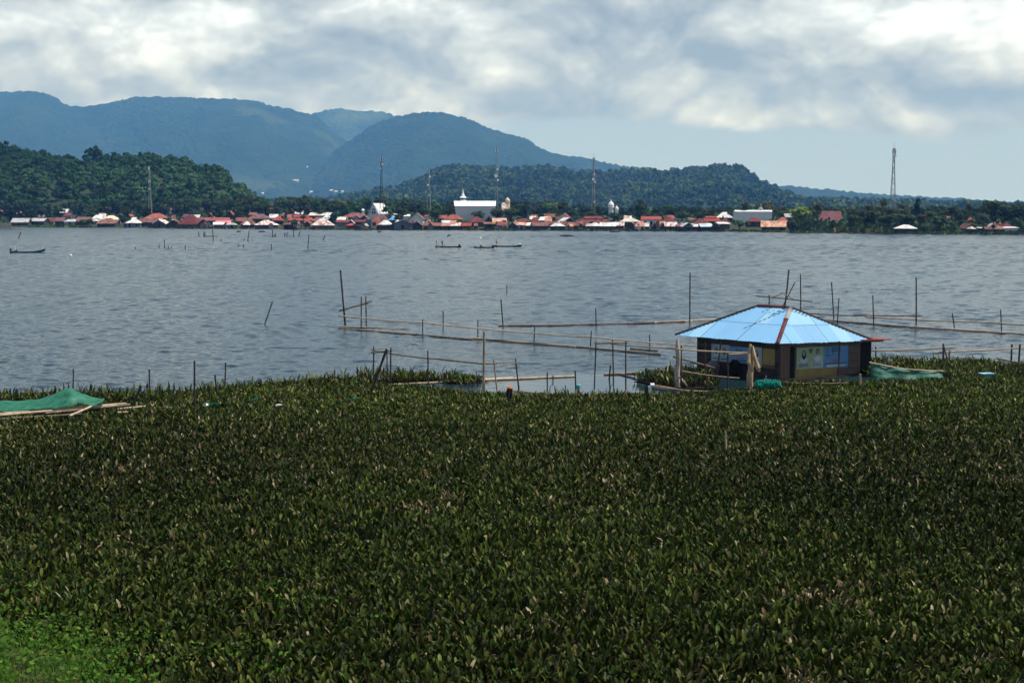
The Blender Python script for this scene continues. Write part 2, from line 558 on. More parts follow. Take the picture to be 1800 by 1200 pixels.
mid = ridge('hill', PM, 3000, 1000, 500, -200, 2800, 8, 24, M['hill'], 'long green hill behind the village', 31, gul=0.10, bumpz=1.5, sub=9.0)
PL = [(-900, 285), (-500, 262), (-200, 258), (0, 259), (40, 262), (80, 271), (130, 276), (160, 274), (200, 278), (240, 276), (300, 276), (330, 283), (350, 294), (390, 297), (402, 312), (425, 330), (445, 352), (480, 366), (520, 372)]
lef = ridge('hill', PL, 1060, 170, 200, -900, 520, 8, 20, M['hill'], 'dark wooded hill rising behind the end of the village', 41, gul=0.06, bumpz=0.8, power=0.75, sub=4.5)


# ------------------------------------------------------------------ haze
def make_haze():
    h = MB()
    h.box(-12500, 12500, -110, 11600, -2.6, 860)
    m, t = new_mat('air')
    pv = t.n('ShaderNodeVolumePrincipled', Color=HAZE_COL, Density=HAZE_D, Anisotropy=0.0)
    pv.inputs['Absorption Color'].default_value = (1, 1, 1, 1)
    t.n('ShaderNodeOutputMaterial', Volume=pv)
    o = h.build('haze', m)
    tag(o, 'blue air haze over the lake and hills', kind='stuff')


HAZE_COL, HAZE_D = (0.135, 0.42, 1.0, 1), 0.92e-4
make_haze()

# ------------------------------------------------------------------ plants: leaf clouds, palms, forests
def rand_dirs(n):
    v = nrg.normal(size=(n, 3))
    return v / np.linalg.norm(v, axis=1, keepdims=True)


def leaf_quads(P, Nn, size, cols, asp=0.6):
    """one leaf-clump quad per point, facing about Nn"""
    n = len(P)
    a = np.cross(Nn, nrg.normal(size=(n, 3)))
    a /= np.linalg.norm(a, axis=1, keepdims=True) + 1e-9
    b = np.cross(Nn, a)
    s = size.reshape(-1, 1)
    a, b = a * s, b * s * asp
    v = np.stack([P - a, P - b * 0.9, P + a, P + b * 1.1], 1)
    c = np.repeat(cols[:, None, :], 4, 1)
    return v.reshape(-1, 3), np.arange(4 * n).reshape(-1, 4), c.reshape(-1, 3)


GREENS = np.array([(0.030, 0.055, 0.020), (0.040, 0.066, 0.022), (0.024, 0.046, 0.020), (0.050, 0.070, 0.024), (0.034, 0.060, 0.026)])


def crown_cloud(n_lobe, n_leaf, rad, flat=0.75, size=0.5, base=None, up=0.0, jit=0.7, var=(0.7, 1.35)):
    """leaf clumps over uneven lobes; returns verts, quads, colours about the crown's centre"""
    base = GREENS[rnd.randrange(5)] if base is None else np.array(base)
    Vs, Qs, Cs, o = [], [], [], 0
    for k in range(n_lobe):
        d = rand_dirs(1)[0]
        d[2] = d[2] * 0.95 + 0.1 + up
        rc = rad * nrg.uniform(0.25, 0.72)
        c = d * rc * np.array([1, 1, flat])
        lr = rad * nrg.uniform(0.26, 0.46)
        dd = rand_dirs(n_leaf)
        dd[:, 2] = np.where(dd[:, 2] < -0.35, -dd[:, 2], dd[:, 2])
        P = c + dd * (lr * nrg.uniform(0.55, 1.08, (n_leaf, 1))) * np.array([1, 1, 0.8])
        Nn = dd + rand_dirs(n_leaf) * jit
        Nn /= np.linalg.norm(Nn, axis=1, keepdims=True)
        tint = base * nrg.uniform(0.75, 1.3) * nrg.uniform(*var, (n_leaf, 1))
        v, q, cc = leaf_quads(P, Nn, nrg.uniform(0.6, 1.3, n_leaf) * size, tint)
        Vs.append(v); Qs.append(q + o); Cs.append(cc)
        o += len(v)
    return np.concatenate(Vs), np.concatenate(Qs), np.concatenate(Cs)


def trunk_mesh(h, r, limbs, spread):
    b = MB()
    lean = rnd.uniform(-0.4, 0.4)
    b.tube([(0, 0, -0.4), (lean * .3, 0, h * .4), (lean, 0, h * .8), (lean, 0.1, h * 1.05)], [r * 1.25, r, r * .75, r * .4], 7)
    for k in range(limbs):
        a = 2 * math.pi * k / limbs + rnd.uniform(-.4, .4)
        z0 = h * rnd.uniform(.55, .8)
        b.tube([(lean * .7, 0, z0), (math.cos(a) * spread * .5, math.sin(a) * spread * .5, z0 + h * .22), (math.cos(a) * spread, math.sin(a) * spread, z0 + h * .42)], [r * .55, r * .35, r * .15], 5)
    me = bpy.data.meshes.new('trunk')
    me.from_pydata(b.v, [], b.f)
    me.materials.append(M['trunk'])
    return me


BROAD = []      # (crown mesh, trunk mesh), nominal height 10 m
for k in range(9):
    flat = [1.0, 1.15, 0.9, 1.35, 1.05, 1.2, 0.95, 1.5, 1.1][k]
    v, q, c = crown_cloud(rnd.randrange(20, 27), 62, 4.1, flat, 0.50)
    v = v + np.array([0, 0, 10.0 - v[:, 2].max()])
    me = np_mesh('crown', v, q, c)
    me.materials.append(M['tree'])
    BROAD.append((me, trunk_mesh(5.2, 0.28, 5, 2.0)))


def frond(MBv, MBf, MBc, base, yaw, elev0, L, colr):
    """one drooping palm frond: rachis with leaflets on both sides"""
    n = 11
    p = np.array(base, float)
    el = elev0
    pts = [p.copy()]
    for i in range(n):
        d = np.array([math.cos(yaw) * math.cos(el), math.sin(yaw) * math.cos(el), math.sin(el)])
        p = p + d * (L / n)
        pts.append(p.copy())
        el -= 0.15 + 0.08 * i / n * 2
    side = np.array([-math.sin(yaw), math.cos(yaw), 0])
    for i in range(1, n + 1):
        wdt = L * 0.34 * math.sin(math.pi * (0.12 + 0.83 * i / n)) + 0.05
        t = pts[i] - pts[i - 1]
        for sg in (-1, 1):
            o = len(MBv)
            drop = np.array([0, 0, -wdt * rnd.uniform(0.45, 0.9)])
            tip = pts[i] + side * sg * wdt + drop + t * 0.5
            MBv += [pts[i - 1], pts[i - 1] + t * 0.75, tip + t * 0.12, tip - t * 0.12]
            MBf.append((o, o + 1, o + 2, o + 3))
            MBc += [colr * rnd.uniform(0.7, 1.3)] * 4


PALM = []       # nominal height 10 m
for k in range(5):
    v, f, c = [], [], []
    bend = rnd.uniform(-1.0, 1.0)
    topz = 8.2
    for j in range(30):
        base = np.array([(0.018, 0.036, 0.013), (0.030, 0.048, 0.016), (0.060, 0.075, 0.024)][rnd.randrange(3)])
        frond(v, f, c, (bend, 0, topz), j * 2.4 + rnd.uniform(-.3, .3), rnd.uniform(-0.75, 1.45), rnd.uniform(2.1, 2.9), base)
    me = np_mesh('crown', np.array(v), np.array(f), np.array(c))
    me.materials.append(M['palm'])
    b = MB().tube([(0, 0, -0.4), (bend * .1, 0, 2), (bend * .4, 0, 5), (bend * .9, 0, 7.6), (bend, 0, topz + .2)], [0.26, 0.19, 0.16, 0.14, 0.16], 7)
    tm = bpy.data.meshes.new('trunk')
    tm.from_pydata(b.v, [], b.f)
    tm.materials.append(M['trunk'])
    PALM.append((me, tm))


def plant(kind, loc, h, label, group=None, wide=1.0, var=None, mt=None, cat='tree'):
    lib = PALM if kind == 'palm_tree' else BROAD
    me, tm = lib[var if var is not None else rnd.randrange(len(lib))]
    r = empty(kind, loc, label, cat, group, rnd.uniform(0, 6.28))
    s = h / 10.0
    r.scale = (s * wide, s * wide, s)
    c = bpy.data.objects.new('crown', me)
    col.objects.link(c); c.parent = r
    if mt:
        c.material_slots[0].link = 'OBJECT'
        c.material_slots[0].material = mt
    t = bpy.data.objects.new('trunk', tm)
    col.objects.link(t); t.parent = r
    return r


# forest on the two near hills: crowns nobody could count
def forest(name, grid, n, crown_r, leaves, lsize, label, base, pxr, smin=0.0):
    ps, s, G = grid
    fr = s <= 1.12
    smax = int(fr.sum()) - 1
    variants = [crown_cloud(9, leaves, 1.0, rnd.choice([0.8, 1.0, 1.25]), lsize, (1, 1, 1), 0.0, 0.3, (0.85, 1.18)) for _ in range(7)]
    Vs, Qs, Cs, o = [], [], [], 0
    for k in range(n):
        px = nrg.uniform(*pxr)
        u = smin + (1 - smin) * nrg.uniform(0, 1) ** 0.8
        i = np.clip(np.searchsorted(ps, px) - 1, 0, len(ps) - 2)
        fi = (px - ps[i]) / (ps[i + 1] - ps[i])
        j = u * smax
        j0 = min(int(j), smax - 1); fj = j - j0
        A = G[i, j0] * (1 - fj) + G[i, j0 + 1] * fj
        B = G[i + 1, j0] * (1 - fj) + G[i + 1, j0 + 1] * fj
        p = A * (1 - fi) + B * fi
        v, q, c = variants[rnd.randrange(7)]
        r = crown_r * nrg.uniform(0.65, 1.35)
        a = nrg.uniform(0, 6.28)
        ca, sa = math.cos(a), math.sin(a)
        vv = np.stack([v[:, 0] * ca - v[:, 1] * sa, v[:, 0] * sa + v[:, 1] * ca, v[:, 2] * nrg.uniform(0.8, 1.2)], 1) * r + p + np.array([0, 0, r * 0.35])
        # groves of one kind share a hue
        g = vnoise(np.array([p[0] * 0.012]), np.array([p[1] * 0.02 + p[2] * 0.03]), 77)[0]
        tint = np.array(base) * (1 + 0.42 * g) * nrg.uniform(0.72, 1.3) * np.array([1 + 0.15 * g, 1.0, 1.0])
        Vs.append(vv); Qs.append(q + o); Cs.append(c * tint)
        o += len(vv)
    me = np_mesh(name, np.concatenate(Vs), np.concatenate(Qs), np.concatenate(Cs))
    tag(link(name, me, M['forest']), label, kind='stuff')


forest('forest', lef, 1050, 5.4, 34, 0.17, 'dense dark forest over the near hill', (0.026, 0.052, 0.018), (-330, 500))
forest('forest', mid, 5200, 10.5, 10, 0.30, 'green forest covering the long hill behind the village', (0.042, 0.076, 0.026), (380, 2100), 0.0)

# ------------------------------------------------------------------ landmarks used in the labels of the village
LM = [(-999, 'the bamboo pier'), (264, 'the pale slim mast'), (388, 'the pink roof'), (505, 'the tiered roof'), (671, 'the dark lattice mast'), (754, 'the patched grey mast'), (835, 'the white slab church'), (893, 'the domed tower'),
      (1043, 'the red-and-white mast'), (1110, 'the cream roof'), (1245, 'the stacked red roof'), (1325, 'the long white hall'), (1410, 'the yellow-green tree'), (1463, 'the great maroon roof'), (1569, 'the lone tall mast')]
CNT = {}


def where(px, key):
    i = max(k for k in range(len(LM)) if LM[k][0] <= px)
    CNT[(i, key)] = CNT.get((i, key), 0) + 1
    o = ORD[CNT[(i, key)] - 1]
    if i == len(LM) - 1:
        return f'{o} beyond {LM[i][1]}'
    return f'{o} past {LM[i][1]} towards the lone mast'


# ------------------------------------------------------------------ village houses
RC = {  # roof colour: (name, colour, weathering)
    'red': ('red', (0.30, 0.060, 0.050), (0.20, 0.055, 0.048)), 'ora': ('orange red', (0.29, 0.085, 0.055), (0.17, 0.06, 0.045)), 'mar': ('maroon', (0.145, 0.042, 0.042), (0.09, 0.03, 0.03)),
    'rust': ('rusty', (0.19, 0.095, 0.078), (0.10, 0.05, 0.04)), 'mau': ('mauve brown', (0.17, 0.10, 0.10), (0.10, 0.055, 0.055)), 'pink': ('pink', (0.60, 0.20, 0.22), (0.45, 0.12, 0.13)), 'pred': ('faded red', (0.22, 0.080, 0.078), (0.14, 0.055, 0.05)),
    'whi': ('white', (0.64, 0.65, 0.64), (0.36, 0.34, 0.32)), 'gry': ('grey', (0.36, 0.38, 0.40), (0.22, 0.20, 0.19)), 'cre': ('cream', (0.72, 0.62, 0.42), (0.55, 0.45, 0.30)), 'bei': ('grey beige', (0.47, 0.46, 0.40), (0.34, 0.32, 0.28)),
    'lbl': ('pale blue', (0.42, 0.54, 0.60), (0.32, 0.36, 0.38)), 'blu': ('bright blue', (0.10, 0.36, 0.72), (0.14, 0.36, 0.6)), 'tan': ('tan', (0.52, 0.33, 0.23), (0.26, 0.12, 0.08)), 'bro': ('brown', (0.12, 0.065, 0.05), (0.07, 0.04, 0.035)),
    'tha': ('thatched', (0.20, 0.145, 0.09), (0.11, 0.08, 0.05)), 'rw': ('rust streaked white', (0.62, 0.58, 0.55), (0.24, 0.10, 0.07)), 'sal': ('salmon', (0.42, 0.22, 0.16), (0.26, 0.12, 0.09)), 'bgrn': ('pale green', (0.62, 0.70, 0.66), (0.42, 0.45, 0.42)),
    'pla': ('great maroon', (0.165, 0.070, 0.078), (0.13, 0.055, 0.062))}
for k, (n_, a, b) in RC.items():
    M['r_' + k] = mat(n_ + ' roof', a, 0.75, b, 0.55 if k not in ('rw', 'tan') else 0.9, 0.44, 0.62, vary=0.12, stretch=(1, .35, 1) if k in ('rw', 'tan', 'rust') else (1, 1, 1))
WC = {'d': mat('dark plank wall', (0.045, 0.036, 0.03), 0.9, (0.10, 0.085, 0.07), 1.2, vary=0.3), 'g': M['grey_wall'], 'w': M['white'], 'b': mat('blue painted wall', (0.10, 0.20, 0.30), 0.8, (0.2, 0.27, 0.32), 1.0),
      't': mat('tan wall', (0.30, 0.22, 0.14), 0.85, (0.18, 0.13, 0.09), 1.0), 'm': mat('maroon wall', (0.16, 0.06, 0.055), 0.85, (0.09, 0.04, 0.04), 1.0), 's': mat('grey blue wall', (0.16, 0.19, 0.22), 0.85, (0.10, 0.11, 0.13), 1.0)}
TYPE = {'g': 'long-gabled', 'h': 'hipped', 'f': 'gable-fronted', 's': 'lean-to', 'flat': 'flat-roofed', '2': 'two-tiered'}
# x0, x1, roof top, eave, base (pixels), form, roof, wall, openings
HOUSES = [
    (-9, 9, 370, 377, 388, 'f', 'rust', 'd', 0), (7, 27, 375, 379, 389, 's', 'gry', 's', 0), (26, 42, 372, 380, 390, 'f', 'rust', 'd', 0), (18, 49, 384, 391, 397, 'g', 'gry', 'd', 1), (50, 78, 384, 389, 396, 'g', 'gry', 'd', 0), (80, 96, 385, 389, 395, 's', 'rw', 'd', 0),
    (93, 112, 383, 389, 396, 'g', 'mau', 'd', 0), (110, 133, 386, 390, 396, 's', 'gry', 'g', 1), (115, 125, 379, 380, 389, 'flat', 'gry', 'g', 1), (133, 157, 382, 389, 396, 'g', 'rust', 'd', 0), (148, 160, 375, 376, 384, 'flat', 'gry', 'g', 1), (159, 178, 378, 385, 392, 'h', 'whi', 'd', 0),
    (168, 186, 374, 379, 387, 'h', 'rust', 'd', 0), (176, 208, 379, 387, 394, 'h', 'cre', 'w', 0), (168, 202, 389, 396, 400, 's', 'rust', 'd', 0), (97, 118, 368, 374, 382, 'g', 'whi', 'g', 0), (197, 221, 364, 371, 380, 'g', 'whi', 'g', 0), (221, 229, 377, 380, 386, 'f', 'ora', 'd', 0),
    (219, 247, 386, 393, 400, 'h', 'whi', 's', 2), (252, 294, 375, 384, 392, 'h', 'ora', 'd', 0), (244, 275, 384, 391, 398, 'g', 'rust', 'd', 0), (285, 322, 360, 370, 380, 'g', 'pred', 'w', 0), (266, 291, 387, 393, 400, 'f', 'rw', 'd', 1), (290, 318, 389, 397, 401, 'f', 'bro', 'd', 0),
    (309, 348, 379, 396, 401, 'h', 'mar', 'd', 0), (332, 350, 378, 384, 391, 'g', 'whi', 'g', 0), (345, 361, 383, 387, 394, 'g', 'pred', 'd', 0), (362, 404, 383, 388, 395, 'g', 'pred', 'd', 0), (362, 376, 375, 382, 389, 'f', 'ora', 'd', 0), (394, 413, 371, 382, 389, 'f', 'ora', 'd', 0),
    (378, 405, 389, 394, 399, 'g', 'pink', 'd', 0), (345, 369, 385, 395, 400, 'f', 'gry', 'd', 0), (374, 394, 392, 396, 401, 's', 'whi', 'd', 0), (396, 418, 394, 398, 402, 'h', 'gry', 's', 1), (421, 447, 384, 396, 401, 'h', 'rust', 'd', 0), (445, 481, 389, 398, 402, 'h', 'rw', 'd', 0),
    (413, 432, 383, 389, 395, 'g', 'pred', 'd', 0), (432, 473, 376, 385, 394, 'h', 'mau', 'd', 0), (436, 452, 374, 378, 385, 'g', 'pred', 'd', 0), (472, 488, 377, 383, 390, 'g', 'whi', 'w', 0), (486, 499, 374, 380, 388, 'g', 'mau', 'd', 0), (478, 498, 381, 388, 395, 'h', 'red', 'd', 0),
    (504, 548, 378, 388, 395, '2', 'red', 'd', 0), (504, 519, 367, 374, 383, 'f', 'red', 'd', 0), (518, 533, 370, 376, 383, 'g', 'whi', 'w', 0), (541, 580, 374, 379, 389, 'g', 'bei', 'd', 1), (563, 586, 379, 386, 393, 'h', 'lbl', 'd', 0), (496, 526, 393, 398, 405, 'h', 'rust', 'd', 2),
    (545, 584, 387, 399, 404, 'h', 'rw', 'd', 0), (591, 607, 382, 387, 394, 'g', 'whi', 'd', 0), (590, 617, 387, 391, 399, 'g', 'mar', 's', 0), (599, 645, 374, 382, 391, 'h', 'pred', 'd', 0), (606, 628, 395, 399, 405, 'h', 'red', 'm', 1), (622, 642, 388, 391, 404, 'g', 'mar', 'm', 1),
    (616, 637, 378, 385, 393, 'f', 'whi', 'g', 1), (628, 651, 379, 388, 395, 'f', 'rust', 'd', 0), (609, 624, 388, 394, 399, 'f', 'whi', 'd', 0), (641, 653, 385, 386, 402, 'flat', 'gry', 's', 1), (650, 667, 381, 391, 397, 'h', 'ora', 'd', 0), (656, 681, 376, 389, 395, 'h', 'mau', 'd', 0),
    (672, 701, 376, 381, 389, 'g', 'bei', 'g', 0), (681, 698, 381, 387, 393, 'h', 'blu', 'd', 0), (664, 688, 388, 396, 404, 'h', 'whi', 'd', 0), (683, 703, 393, 399, 404, 'f', 'bro', 'd', 0), (691, 724, 387, 393, 404, 'f', 'gry', 's', 1), (718, 744, 375, 385, 393, 'f', 'mau', 'w', 0),
    (744, 757, 374, 381, 389, 'g', 'pred', 'w', 0), (708, 721, 377, 380, 387, 'g', 'whi', 'w', 0), (723, 742, 390, 396, 404, 'f', 'tha', 'd', 0), (742, 776, 394, 399, 404, 'g', 'rust', 'd', 1), (767, 785, 379, 384, 390, 'g', 'ora', 'd', 0), (778, 809, 377, 386, 394, 'h', 'ora', 'd', 0),
    (777, 795, 389, 394, 399, 'g', 'lbl', 'd', 0), (775, 803, 393, 398, 404, 'g', 'sal', 'd', 1), (791, 818, 396, 402, 406, 'h', 'rw', 'd', 0), (808, 828, 393, 398, 404, 'g', 'red', 'd', 0), (825, 853, 381, 391, 399, 'h', 'mar', 'd', 0), (850, 869, 379, 390, 397, 'f', 'mar', 'd', 0),
    (850, 871, 391, 394, 404, 'g', 'rust', 'd', 1), (866, 892, 384, 391, 398, 'g', 'tan', 'd', 0), (872, 891, 392, 397, 405, 'g', 'pred', 'b', 1), (890, 901, 377, 382, 389, 'g', 'rust', 'd', 0), (905, 931, 384, 390, 397, 'h', 'mar', 'd', 0), (892, 911, 392, 398, 405, 'f', 'rw', 'd', 0),
    (909, 924, 392, 397, 405, 'g', 'tan', 'b', 1), (923, 937, 392, 397, 404, 's', 'whi', 'd', 0), (932, 950, 382, 391, 399, 'h', 'mar', 'd', 0), (936, 965, 392, 398, 405, 'g', 'rust', 'd', 0), (957, 978, 376, 382, 391, 'g', 'bro', 'm', 0), (980, 1000, 375, 382, 391, 'f', 'red', 'w', 0),
    (982, 1021, 383, 393, 400, 'f', 'bgrn', 'd', 1), (966, 992, 393, 399, 405, 'h', 'whi', 'd', 0), (964, 986, 389, 394, 401, 'h', 'rust', 'd', 0), (996, 1018, 391, 397, 404, 'g', 'rust', 'd', 0), (1018, 1076, 380, 392, 399, '2', 'mar', 'd', 0), (1028, 1052, 389, 396, 403, 'f', 'rust', 'd', 0),
    (1033, 1056, 392, 398, 405, 'h', 'whi', 'd', 0), (1055, 1083, 392, 398, 405, 'g', 'whi', 'd', 0), (1077, 1098, 391, 397, 404, 'g', 'rw', 'd', 0), (1092, 1127, 383, 390, 399, 'h', 'bei', 'd', 0), (1097, 1121, 392, 400, 405, 'f', 'rust', 'd', 0), (1116, 1143, 390, 399, 405, 'h', 'sal', 'w', 1),
    (1127, 1163, 381, 386, 400, 'g', 'red', 'w', 3), (1161, 1188, 381, 392, 400, 'h', 'mar', 'd', 0), (1174, 1187, 379, 384, 391, 'g', 'red', 'd', 0), (1184, 1195, 384, 385, 398, 'flat', 'gry', 'g', 1), (1161, 1171, 393, 399, 405, 'f', 'pred', 'd', 0), (1168, 1191, 391, 398, 405, 'g', 'rw', 'd', 1),
    (1190, 1206, 394, 399, 405, 'f', 'whi', 'd', 0), (1199, 1223, 394, 401, 406, 'f', 'lbl', 'd', 1), (1220, 1251, 385, 395, 402, 'h', 'mar', 'd', 0), (1236, 1270, 380, 389, 397, '2', 'red', 'd', 0), (1260, 1289, 373, 383, 390, 'h', 'whi', 'd', 0), (1196, 1220, 394, 399, 406, 's', 'gry', 'd', 0),
    (1231, 1254, 394, 399, 406, 'g', 'lbl', 'd', 0), (1249, 1267, 395, 402, 407, 'f', 'rust', 'd', 0), (1263, 1286, 391, 394, 403, 's', 'whi', 'd', 0), (1266, 1283, 384, 390, 398, 'h', 'mar', 'd', 0), (1315, 1341, 382, 390, 399, 'h', 'mar', 'd', 0), (1338, 1383, 389, 399, 406, 'g', 'tan', 'd', 3),
    (1366, 1387, 382, 390, 398, 'h', 'ora', 'd', 0), (1380, 1397, 376, 382, 391, 'g', 'gry', 'g', 0), (1577, 1614, 398, 405, 412, 'h', 'whi', 'd', 1), (1658, 1673, 381, 386, 394, 'g', 'rust', 'd', 0), (1689, 1718, 382, 390, 399, 'h', 'red', 'd', 0), (1696, 1722, 394, 402, 409, 'f', 'bro', 't', 1),
    (1746, 1763, 392, 398, 405, 'g', 'pred', 'd', 0), (1765, 1784, 394, 401, 407, 'h', 'mar', 'd', 0), (1764, 1793, 402, 403, 409, 's', 'whi', 'w', 0), (1750, 1768, 404, 410, 414, 'h', 'tha', 'd', 0), (1720, 1731, 401, 403, 409, 's', 'whi', 'd', 0)]


def house(x0, x1, ty, ey, by, form, rc, wc, nopen):
    cx = (x0 + x1) / 2
    ysh = interp(SHORE, cx)
    g = ground_at(cx, min(by, ysh - 0.3))
    d = g.y
    k = d / FPX
    w_ = (x1 - x0) * k
    wall_h = max((by - ey) * k, 1.6)
    rise = max((ey - ty) * k, 0.35)
    row = 'waterline' if by > ysh - 3.2 else ('second-row' if by > ysh - 9 else 'rear')
    depth = min(max(w_ * 0.85, 5.0), 11.0)
    if form == 'f':
        depth = max(w_ * 1.1, 6.0)
    name = RC[rc][0].replace(' ', '-') + ('' if form == 'flat' else '-roofed')
    lab = f'{name} {TYPE[form]} {row} house, {where(cx, row)}' if form != 'flat' else f'{name} flat-topped {row} block, {where(cx, row)}'
    r = empty('house', (g.x, g.y, g.z), lab, 'house', 'village houses along the far shore', R(rnd.uniform(-13, 13)) if form not in ('flat',) else R(rnd.uniform(-6, 6)))
    oh = 0.45 if w_ > 4 else 0.25
    hw = w_ / 2 - (oh if form != 'flat' else 0)
    y0, y1 = oh, depth - oh
    wl = MB().box(-hw, hw, y0, y1, -0.8, wall_h)
    z0 = wall_h + 0.004
    rm = M['r_' + rc]
    if form == 'f':      # gable end towards the lake, wall fills the gable
        wl.add([(-hw, y0 + .003, wall_h), (hw, y0 + .003, wall_h), (0, y0 + .003, wall_h + rise * .9), (-hw, y1 - .003, wall_h), (hw, y1 - .003, wall_h), (0, y1 - .003, wall_h + rise * .9)], [(0, 1, 2), (5, 4, 3), (0, 2, 5, 3), (2, 1, 4, 5)])
    rf = MB()
    W, th = w_ / 2, 0.14
    if form == 'f':
        for sg in (-1, 1):
            a, b = (sg * W, 0, z0 - 0.25), (0.0, 0, z0 + rise)
            a2, b2 = (sg * W, depth, z0 - 0.25), (0.0, depth, z0 + rise)
            rf.hexa([a, b, b2, a2] if sg < 0 else [b, a, a2, b2], [(q[0], q[1], q[2] + th) for q in ([a, b, b2, a2] if sg < 0 else [b, a, a2, b2])])
    elif form == 'g':
        ym = depth / 2
        for (ya, yb) in ((0, ym), (depth, ym)):
            a = [(-W, ya, z0 - .1), (W, ya, z0 - .1), (W, yb, z0 + rise), (-W, yb, z0 + rise)]
            rf.hexa(a, [(q[0], q[1], q[2] + th) for q in a])
        wl.add([(-hw + .004, y0, wall_h), (-hw + .004, y1, wall_h), (-hw + .004, ym, wall_h + rise * .86), (hw - .004, y0, wall_h), (hw - .004, y1, wall_h), (hw - .004, ym, wall_h + rise * .86)], [(2, 1, 0), (3, 4, 5), (0, 3, 5, 2), (4, 1, 2, 5)])
    elif form == 's':
        a = [(-W, 0, z0), (W, 0, z0), (W, depth, z0 + rise), (-W, depth, z0 + rise)]
        rf.hexa(a, [(q[0], q[1], q[2] + th) for q in a])
    elif form == 'flat':
        rf.box(-W - .1, W + .1, y0 - .1, y1 + .1, z0, z0 + .25)
    else:
        tiers = [(W, 0, depth, z0, rise)] if form == 'h' else [(W, 0, depth, z0, rise * .55), (W * .62, depth * .22, depth * .78, z0 + rise * .62, rise * .38)]
        for ti, (Wt, ya, yb, zz, rs) in enumerate(tiers):
            dd = yb - ya
            rl = max(Wt - dd / 2, Wt * 0.25) if form == 'h' else Wt * .8
            q0 = [(-Wt, ya, zz), (Wt, ya, zz), (Wt, yb, zz), (-Wt, yb, zz)]
            q1 = [(-Wt, ya, zz + .1), (Wt, ya, zz + .1), (Wt, yb, zz + .1), (-Wt, yb, zz + .1)]
            rf.hexa(q0, q1)
            ins = dd * .48 if form == 'h' or ti else dd * .26
            q2 = [(-rl, ya + ins, zz + rs), (rl, ya + ins, zz + rs), (rl, yb - ins, zz + rs), (-rl, yb - ins, zz + rs)]
            rf.hexa([(x, y, z + .002) for x, y, z in q1], q2)
    wl.build('wall', WC[wc], r)
    rf.build('roof', rm, r)
    n = nopen
    if n:
        for i in range(n):
            xx = -hw + (i + .5) * 2 * hw / n
            ww = min(0.55, hw / n * .7)
            if i == 0 and n < 3:
                MB().box(xx - .45, xx + .45, y0 - .05, y0 - .004, 0.05, min(1.95, wall_h - .15)).build('door', M['dark'], r)
            else:
                MB().box(xx - ww, xx + ww, y0 - .05, y0 - .004, wall_h * .3, wall_h * .8).build('window', M['dark'], r)
        if n == 3:
            for i in range(3):
                xx = -hw + (i + .5) * 2 * hw / 3
                if wall_h > 3:
                    MB().box(xx - .5, xx + .5, y0 - .05, y0 - .004, wall_h * .12, wall_h * .26).build('window', M['dark'], r)
    return r


# the smaller sheds wedged between the listed houses
fr = random.Random(23)
for k in range(110):
    cx = fr.uniform(48, 1292) if k < 104 else fr.uniform(1700, 1795)
    w0 = fr.uniform(3.5, 7)
    by = interp(SHORE, cx) - fr.choice([.8, 1.2, 4.5, 5.5, 9, 12, 14, 16])
    HOUSES.append((cx - w0, cx + w0, by - fr.uniform(8.5, 12), by - fr.uniform(4.5, 6), by, fr.choice('fgfshg'), fr.choice(['rust', 'rw', 'whi', 'mar', 'gry', 'rust', 'rw', 'whi', 'pred', 'mau', 'tan', 'bro', 'sal']), fr.choice('dddgt'), 0))
for hh in sorted(HOUSES, key=lambda h: h[0] + h[1]):
    house(*hh)


# ---- churches, hall, mosque and the great roof
def P(px, py, tz=None):
    return ground_at(px, py)


g = P(835, 391)
k = g.y / FPX
ch = empty('slab_church', g, 'big white slab-sided church with a small spire on its ridge', 'church', None, R(2))
ht, hb = 37 * k, 31.5 * k
zt, zm, zb = 37.5 * k, 28.5 * k, -0.6
MB().hexa([(-hb, 0, zb), (hb, 0, zb), (hb, 10, zb), (-hb, 10, zb)], [(-35.6 * k, -1.6, zm), (35.6 * k, -1.6, zm), (35.6 * k, 11.6, zm), (-35.6 * k, 11.6, zm)]).build('wall', mat('church wall', (0.70, 0.70, 0.69), .8, (0.62, 0.63, 0.62), .15), ch)
MB().hexa([(-35.9 * k, -1.9, zm + .003), (35.9 * k, -1.9, zm + .003), (35.9 * k, 11.9, zm + .003), (-35.9 * k, 11.9, zm + .003)], [(-ht, 1.4, zt), (ht, 1.4, zt), (ht, 8.6, zt), (-ht, 8.6, zt)]).build('roof', M['white'], ch)
sp_ = MB().lathe((-21 * k, 5, zt), [(1.6, -.3), (1.6, .5), (1.1, .5), (1.1, 1.6), (1.9, 1.6), (1.0, 2.4), (.55, 3.6), (.12, 5.6), (.03, 6.4)], 8).build('spire', M['white'], ch)
MB().lathe((-21 * k, 5, zt), [(1.13, .7), (1.13, 1.45)], 8).build('louvre', M['steel_dark'], sp_)

g = P(657, 388)
k = g.y / FPX
ch = empty('gabled_church', g, 'steep white gabled church with dark windows beside a slim turret', 'church', None, R(-28))
W_, H_ = 12 * k, 29.5 * k
z0 = 9 * k
MB().add([(-W_, 0, -.6), (W_, 0, -.6), (W_, 0, z0), (0, 0, H_), (-W_, 0, z0), (-W_, 9, -.6), (W_, 9, -.6), (W_, 9, z0), (0, 9, H_), (-W_, 9, z0)], [(0, 1, 2, 3, 4), (9, 8, 7, 6, 5), (1, 6, 7, 2), (0, 4, 9, 5)]).build('wall', M['white'], ch)
rf = MB()
for sg in (-1, 1):
    a = [(sg * W_ * 1.12, -.5, z0 - .5), (0, -.5, H_ + .1), (0, 9.5, H_ + .1), (sg * W_ * 1.12, 9.5, z0 - .5)]
    a = a if sg > 0 else [a[1], a[0], a[3], a[2]]
    rf.hexa(a, [(x, y, z + .2) for x, y, z in a])
rf.build('roof', M['white'], ch)
